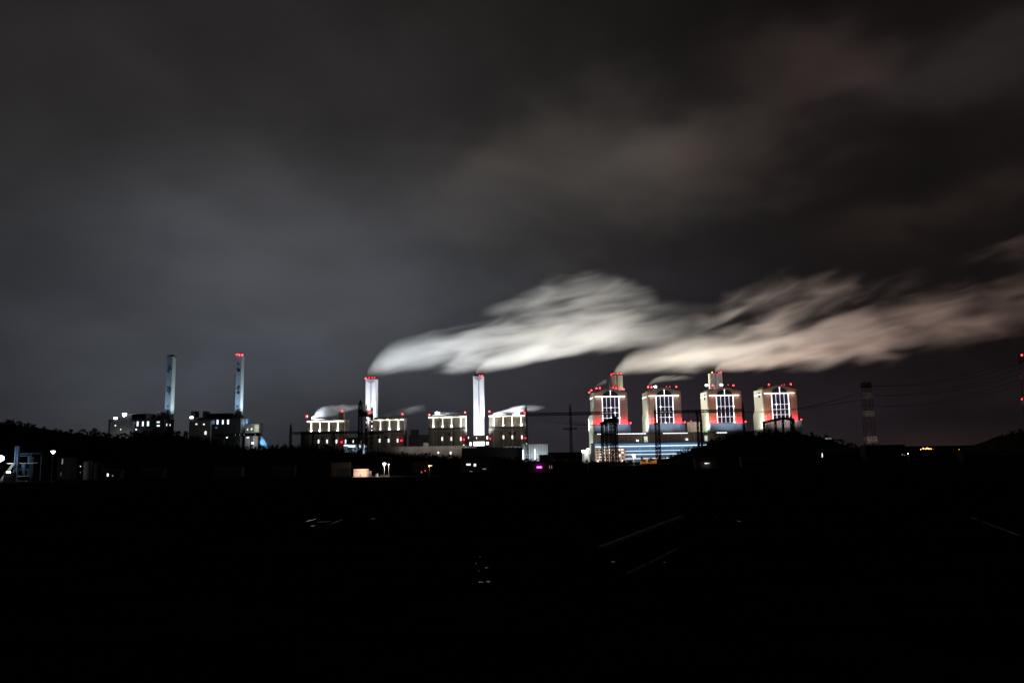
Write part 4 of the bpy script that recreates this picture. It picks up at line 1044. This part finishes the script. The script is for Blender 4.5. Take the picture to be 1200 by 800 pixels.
T.part('hopper', MB().prism_z([(X(24), DB+.5), (X(29), DB+.5), (X(29), DB+4), (X(24), DB+4)], pz(548), pz(543.5)).prism_z([(X(25.5), DB+1.5), (X(27.5), DB+1.5), (X(27.5), DB+3), (X(25.5), DB+3)], pz(556), pz(548), 2.0, (X(26.5), DB+2)), M_blues)
T.part('silo', MB().bar((X(31), DB+5, 2.5), (X(31), DB+5, pz(535)), 2.2, 14), M_blues)
T.part('platform', MB().box(X(23), X(32.5), DB-1.5, DB+3, pz(558), pz(557.2)), M_wpaint); T.part('platform', MB().box(X(23), X(35), DB-4, DB-2, .2, .9), M_wpaint)
T.part('conveyor', MB().lattice((X(4), DB-2, .6), (X(18), DB-2, pz(543)), 1.2, 1.2, 8, .16), M_wpaint)
T.light('POINT', (X(12), DB-14, 12), 420, (.65, .82, 1), radius=.5)
gp = pix(0, 537, DB-6)
T = Thing('floodlight_mast', 'glaring greenish white floodlight mast cut by the left edge', 'lamp post', (gp.x, DB-6, 0))
T.part('pole', MB().bar((gp.x, DB-6, 0), (gp.x, DB-6, gp.z), .3, 8, .2), M_steel)
T.part('lamp_head', MB().ball(gp, 2.6).box(gp.x-2.6, gp.x+2.6, DB-5.6, DB-5.2, gp.z-1.4, gp.z+1.4), glow('greenish flood', (.82, 1, .97), 14))
T.light('POINT', gp+Vector((1, -4.5, 0)), 5200, (.8, 1, .96), radius=1)
p = pix(10.5, 553, DB-10); T = Thing('yard_hut', 'small hut with a white lamp in the yard at the left edge', 'hut', (p.x, DB-9, 0))
T.part('wall', MB().box(p.x-4, p.x+3.4, DB-10, DB-6, 0, p.z-.4), M_house); T.part('roof', MB().box(p.x-4.3, p.x+3.7, DB-10.4, DB-5.6, p.z-.4, p.z-.1), M_grey)
T.part('lamp_head', MB().box(p.x-1.6, p.x+1.6, DB-10.6, DB-10.45, p.z-.5, p.z+.5), G_white)
yd = MB().box(X(-30), X(40), DB-16, DB+10, -.05, .006); solo('yard', yd, M_road, kind='structure')
lamp_post(62.3, 529, 560, 640, 'tall lamp post with a white lamp right of the blue batching plant', G_white, 1.5, 0, (1, 1, 1))
T, a, b, D, zt = house(66, 82, 536, 561, 10, 'dark tall house with two dim windows left of the pale tanks', M_house, M_dark, True, 'house', [(73.2, 540.5, .9, 4.4, G_dimw), (71.5, 555, 1.2, 3.2, glow('very dim window', (.8, .9, 1), .03))])
for i, (px, wpx) in enumerate(((102.5, 9), (115, 9))):
    q = pix(px, 556, 660); r_ = wpx/2*660/FPX
    T = Thing('storage_tank', ('dim grey upright tank beside the two tiny window lights', 'darker upright tank, the right one of the pair')[i], 'tank', (q.x, 660, 0))
    zt = pix(px, 540.5+i*2, 660).z
    T.part('body', MB().bar((q.x, 660, .02), (q.x, 660, zt), r_, 18), M_grey if i == 0 else M_house); T.part('top', MB().bar((q.x, 660, zt+.01), (q.x, 660, zt+1.3), r_, 18, .4), M_house)
    if i == 0: T.light('POINT', (q.x-3, 648, zt*.5), 90, (.95, 1, .95), radius=.3)
house(88, 97, 543, 560, 8, 'narrow dark house with two tiny window lights', M_house, M_dark, True, 'house', [(94.4, 546.2, .6, .8, G_win), (94.2, 553.3, .6, .8, G_dimw)])
house(118, 140, 549, 561, 8, 'low dark house with a pair of small white lights', M_house, M_tile, False, 'house', [(126.3, 556.2, 1.3, 2.4, G_win), (132, 557.2, .9, 1.3, G_dimw)])
# unlit houses closing the village edge
for i, (x0_, x1_, yt, yb, lab) in enumerate(((165, 190, 548, 560, 'dark low house below the left hill, nearest the pair of small white lights'), (250, 282, 546, 559, 'dark gabled house below the second slim chimney'), (318, 344, 545, 558, 'dark gabled house below the small lattice gantry'),
      (690, 712, 541, 552, 'dark gabled house at the foot of the dense pylon cluster'), (870, 902, 534, 547, 'dark gabled house at the foot of the round hill'), (1088, 1120, 526, 540, 'dark gabled house left of the far town lights'), (1130, 1166, 527, 541, 'dark gabled house below the low hill at the right'))):
    house(x0_, x1_, yt, yb, 9, lab)
# far town lamps
for i, (px, py) in enumerate(((1079, 526.3), (1082, 525.2), (1084.5, 525.8), (1086.5, 525), (1088.5, 525.6), (1091, 525.6), (1093.5, 526.4), (1148.4, 525), (1143, 525.8), (1131, 526), (1124, 526.2), (1104, 526.4))):
    D = 1900.0; p = pix(px, py, D)
    T = Thing('street_lamp', 'distant orange street lamp in the bright row on the horizon at the right' if i < 7 else 'single faint orange street lamp on the horizon right of the bright row', 'street lamp', (p.x, D, 0), 'far orange street lamps' if i < 7 else 'scattered far orange street lamps')
    r_ = (1.1, 1.7, 1.5, 1.8, 1.7, 1.2, .8, 1.4, .7, .7, .6, .6)[i]
    T.part('pole', MB().bar((p.x, D, 0), (p.x, D, max(1, p.z)), .15, 5), M_steel)
    T.part('lamp_head', MB().ball((p.x, D, max(1.2, p.z)), r_), G_orange)

# ------------------------------------------------------------------ steam
def plume(name, label, D, ctr, dens, noise_amp, ks=(70, 26, 16), kw=1.0, drift=0.0, fade=None, hscale=1.0, soft=1.0, shear=0.2, seed=0.0, colr=(1, 1, 1), grow=(.03, .3), bias=1.0):
    """ctr: (px, py, half height px) along the plume at distance D; drift = metres of y per metre of x"""
    P = []
    for px, py, h in ctr:
        p = pix(px, py, D); P.append((p.x, p.z, h*D/FPX*hscale))
    x0, x1 = P[0][0], P[-1][0]; L = x1-x0
    zmin = min(z-h for _, z, h in P); zmax = max(z+h for _, z, h in P); ZS = zmax-zmin; HS = max(h for *_, h in P)
    org = Vector((x0, D, zmin))
    # closed envelope a little larger than the steam itself
    mb = MB(); seg, n = 12, 40; ring = []
    def at(f):
        x = x0+L*f
        for (a, za, ha), (b, zb, hb) in zip(P, P[1:]):
            if x <= b+1e-6:
                q = (x-a)/(b-a); return x, za+(zb-za)*q, ha+(hb-ha)*q
        return P[-1]
    for k in range(n+1):
        x, z, h = at(k/n); h *= 1.25
        for j in range(seg):
            an = 2*math.pi*j/seg; mb.v.append((x, D+drift*(x-x0)+h*kw*math.cos(an), z+h*math.sin(an)))
    for k in range(n):
        for j in range(seg): mb.f.append([k*seg+j, k*seg+(j+1) % seg, (k+1)*seg+(j+1) % seg, (k+1)*seg+j])
    mb.f += [list(range(seg-1, -1, -1)), list(range(n*seg, (n+1)*seg))]
    m = bpy.data.materials.new(name+' vapour'); m.use_nodes = True; t = NT(m.node_tree); t.n.clear()
    tcn = t.new('ShaderNodeTexCoord'); s_ = t.new('ShaderNodeSeparateXYZ'); t.l.new(tcn.outputs['Object'], s_.inputs[0])
    x, y, z = s_.outputs
    u = t.m('DIVIDE', x, L)
    def curve(pts, v):
        c = t.new('ShaderNodeFloatCurve'); cv = c.mapping.curves[0]
        while len(cv.points) < len(pts): cv.points.new(.5, .5)
        for q, (a, b) in zip(cv.points, pts): q.location = (a, b); q.handle_type = 'AUTO_CLAMPED' if len(pts) > 2 else 'AUTO'
        c.mapping.update(); t.put(c.inputs['Value'], v)
        return c.outputs[0]
    zc = t.m('MULTIPLY', curve([((a-x0)/L, (b-zmin)/ZS) for a, b, _ in P], u), ZS)
    hh = t.m('MULTIPLY', curve([((a-x0)/L, h/HS) for a, _, h in P], u), HS)
    fd = curve(fade or [(0, 1), (.6, .8), (1, 0)], u)
    rz = t.m('DIVIDE', t.m('SUBTRACT', z, zc), hh); ry = t.m('DIVIDE', t.m('SUBTRACT', y, t.m('MULTIPLY', x, drift)), t.m('MULTIPLY', hh, kw))
    r2 = t.m('ADD', t.m('POWER', t.m('ABSOLUTE', rz), 2.0), t.m('POWER', t.m('ABSOLUTE', ry), 2.0))
    zz = t.m('SUBTRACT', z, t.m('MULTIPLY', x, shear))
    nv = t.xyz(t.m('DIVIDE', x, ks[0]), t.m('DIVIDE', y, ks[1]), t.m('ADD', t.m('DIVIDE', zz, ks[2]), seed))
    nz = t.noise(nv, 1.0, 2.4, .45, .5)
    am = t.m('MULTIPLY', t.m('SUBTRACT', nz, .5), t.ramp(u, grow[0], grow[1], noise_amp*.3, noise_amp))
    body = t.m('ADD', t.m('SUBTRACT', bias, r2), am)
    dn = t.ramp(body, 0.0, soft)
    inside = t.ramp(r2, 1.0, 1.45, 1.0, 0.0)
    dn = t.m('MULTIPLY', t.m('MULTIPLY', dn, inside), t.m('MULTIPLY', fd, dens))
    vs = t.new('ShaderNodeVolumeScatter'); vs.inputs['Color'].default_value = (*colr, 1); vs.inputs['Anisotropy'].default_value = 0.0
    t.put(vs.inputs['Density'], dn)
    o = t.new('ShaderNodeOutputMaterial'); t.l.new(vs.outputs[0], o.inputs['Volume'])
    m.cycles.volume_step_rate = 1.0
    ob = solo(name, mb, m, label, 'steam', 'steam plumes', None, org)
    return ob
SP = 'steam_plume'
plume(SP, 'long white steam plume blowing right from the first white chimney', DM+72,
      [(430.5, 438, 4.5), (436, 433, 8), (447, 425, 13), (465, 418, 17), (500, 412, 20), (550, 406, 23), (600, 398, 24), (650, 389, 23), (700, 382, 24), (750, 377, 23), (800, 374, 21), (860, 370, 18)],
      .040, 2.1, (110, 52, 30), .8, -.02, [(0, 1), (.25, .9), (.5, .75), (.66, .55), (.78, .26), (.9, .07), (1, 0)], 1.32, 2.0, .20, 1.3, grow=(.02, .3), bias=.95)
plume(SP, 'steam plume leaving the brightest chimney along the underside of the long white one', DM+28,
      [(557.5, 437, 3.5), (563, 433, 5.5), (575, 427, 9), (600, 420, 11), (650, 409, 13), (700, 398, 15), (760, 390, 15), (820, 384, 13), (870, 380, 10)],
      .040, 1.8, (105, 46, 24), .9, -.02, [(0, 1), (.3, .95), (.5, .7), (.7, .3), (.88, .08), (1, 0)], 1.3, 1.8, .20, 7.7, bias=.95)
plume(SP, 'feathery upper bank of steam above the long white plume', DM+50,
      [(560, 368, 5), (590, 360, 11), (620, 354, 16), (660, 347, 20), (700, 343, 21), (735, 345, 18), (775, 352, 10)],
      .052, 2.3, (110, 50, 28), .9, 0, [(0, 0), (.2, .6), (.5, 1), (.8, .6), (1, 0)], 1.4, 2.4, .20, 3.1, grow=(0, .1), bias=.85)
plume(SP, 'broad beige steam plume sweeping right from the stack of the leftmost boiler tower', DR+58,
      [(720.5, 436.5, 4), (727, 432, 8), (740, 425, 13), (780, 418, 18), (850, 409, 22), (920, 402, 25), (1000, 392, 28), (1100, 374, 31), (1200, 350, 36), (1300, 328, 42)],
      .052, 2.4, (92, 44, 26), .8, .03, [(0, 1), (.15, .9), (.4, .62), (.6, .36), (.75, .25), (.9, .17), (1, .1)], 1.36, 2.2, .20, 5.2, bias=.9)
plume(SP, 'pinkish steam plume from the stack of the third boiler tower', DR+58,
      [(838, 434, 3.5), (845, 430, 6), (862, 427, 9), (900, 421, 11), (950, 414, 12), (1010, 405, 12), (1060, 398, 9)],
      .034, 1.7, (80, 36, 20), .9, .02, [(0, 1), (.4, .7), (.8, .3), (1, 0)], 1.25, 1.6, .17, 2.2, (1, .90, .84), bias=.9)
plume(SP, 'ragged streaks of steam rising above the beige plume at the right', DR+80,
      [(765, 400, 10), (830, 380, 24), (890, 362, 34), (950, 352, 36), (1010, 346, 30), (1100, 330, 18)],
      .020, 2.9, (78, 42, 26), .9, .02, [(0, 0), (.2, .8), (.5, .9), (.8, .4), (1, 0)], 1.4, 2.8, .34, 9.4, grow=(0, .1), bias=.5)
plume(SP, 'faint detached wisp of steam high at the right edge', DR+90,
      [(1110, 312, 9), (1160, 300, 16), (1200, 290, 21), (1270, 274, 22)],
      .016, 2.6, (95, 42, 24), .9, 0, [(0, 0), (.4, 1), (.8, .8), (1, 0)], 1.4, 2.0, .24, 4.4, grow=(0, .1), bias=.6)
RP = [(0, 1), (.5, .8), (1, 0)]
plume('roof_steam', 'bright white steam blowing off the roof of the first boiler house', DM+14, [(367.5, 488, 1.8), (373, 484.5, 5), (383, 482, 7), (397, 480, 6), (412, 477.5, 4), (428, 475.5, 2.5)], .10, 1.2, (30, 14, 6), .9, 0, [(0, 1), (.45, .8), (.7, .3), (1, 0)], 1.1, .9, .3, 1.1)
plume('roof_steam', 'faint steam drifting right off the roof of the second boiler house', DM+14, [(440, 490, 2), (455, 486.5, 4), (475, 482, 5), (500, 477.5, 5)], .018, 1.4, (34, 14, 6), .9, 0, RP, 1.1, .9, .25, 2.1)
plume('roof_steam', 'thin steam ribbon on the roof of the third boiler house beside a white lamp', DM+14, [(512, 485, 1.4), (520, 484.4, 2.0), (532, 484, 1.6), (543, 483.6, 1.0)], .16, 1.2, (24, 12, 4), .9, 0, RP, 1.1, .9, .0, 3.3)
plume('roof_steam', 'pinkish steam streaming off the roof of the brightest boiler house', DM+14, [(578, 484.8, 1.2), (592, 482, 2.6), (608, 479, 4), (622, 478, 3.6), (640, 477, 2)], .11, 1.4, (40, 14, 5), .9, 0, [(0, .7), (.5, 1), (1, 0)], 1.1, .9, .2, 4.7)
plume('roof_steam', 'small steam trail over the red lamps of the leftmost boiler tower', DR+30, [(696, 454.5, 1.2), (703, 450, 2.4), (712, 446, 3.2), (722, 443, 3.0)], .020, 1.2, (22, 12, 6), .9, 0, RP, 1.1, .9, .4, 5.9)
plume('roof_steam', 'faint steam wisps over the roof of the second boiler tower', DR+30, [(759, 452.5, 1.4), (766, 447, 3), (778, 443.5, 4), (795, 442.5, 3.4), (815, 442, 2)], .016, 1.8, (28, 12, 5), .9, 0, RP, 1.1, .9, .3, 6.8)

# added fixtureless spots, unseen behind the stations, light the steam from behind and below
def rear_steam_spot(T, px, D, aim_px, aim_py, aim_D, power, c, angle=85):
    p = pix(px, 500, D); p.z = 12
    T.light('SPOT', p, power, c, aim=tuple(pix(aim_px, aim_py, aim_D)), angle=angle, blend=.9, radius=5)
for T, px, ax, ay, pw, c in ((b1[0], 425, 455, 418, 8.5e6, (.86, .97, 1)), (b2[0], 480, 510, 410, 7e6, (.95, .98, 1)), (b3[0], 560, 590, 400, 8e6, (1, .98, .94)),
                             (b4[0], 640, 660, 385, 11e6, (1, .96, .86)), (b4[0], 720, 730, 370, 10e6, (1, .93, .85))):
    rear_steam_spot(T, px, DM+200, ax, ay, DM+60, pw, c)
for T, px, ax, ay, pw, c in ((t5[0], 735, 750, 420, 9.5e6, (1, .91, .77)), (t6[0], 800, 815, 410, 6.5e6, (1, .88, .74)), (t7[0], 870, 890, 405, 5.0e6, (1, .81, .67)),
                             (t8[0], 945, 960, 400, 4.2e6, (1, .74, .61)), (t8[0], 1050, 1060, 385, 3.2e6, (1, .68, .56)), (t8[0], 1160, 1170, 360, 2.6e6, (1, .66, .54))):
    rear_steam_spot(T, px, DR+210, ax, ay, DR+66, pw, c)
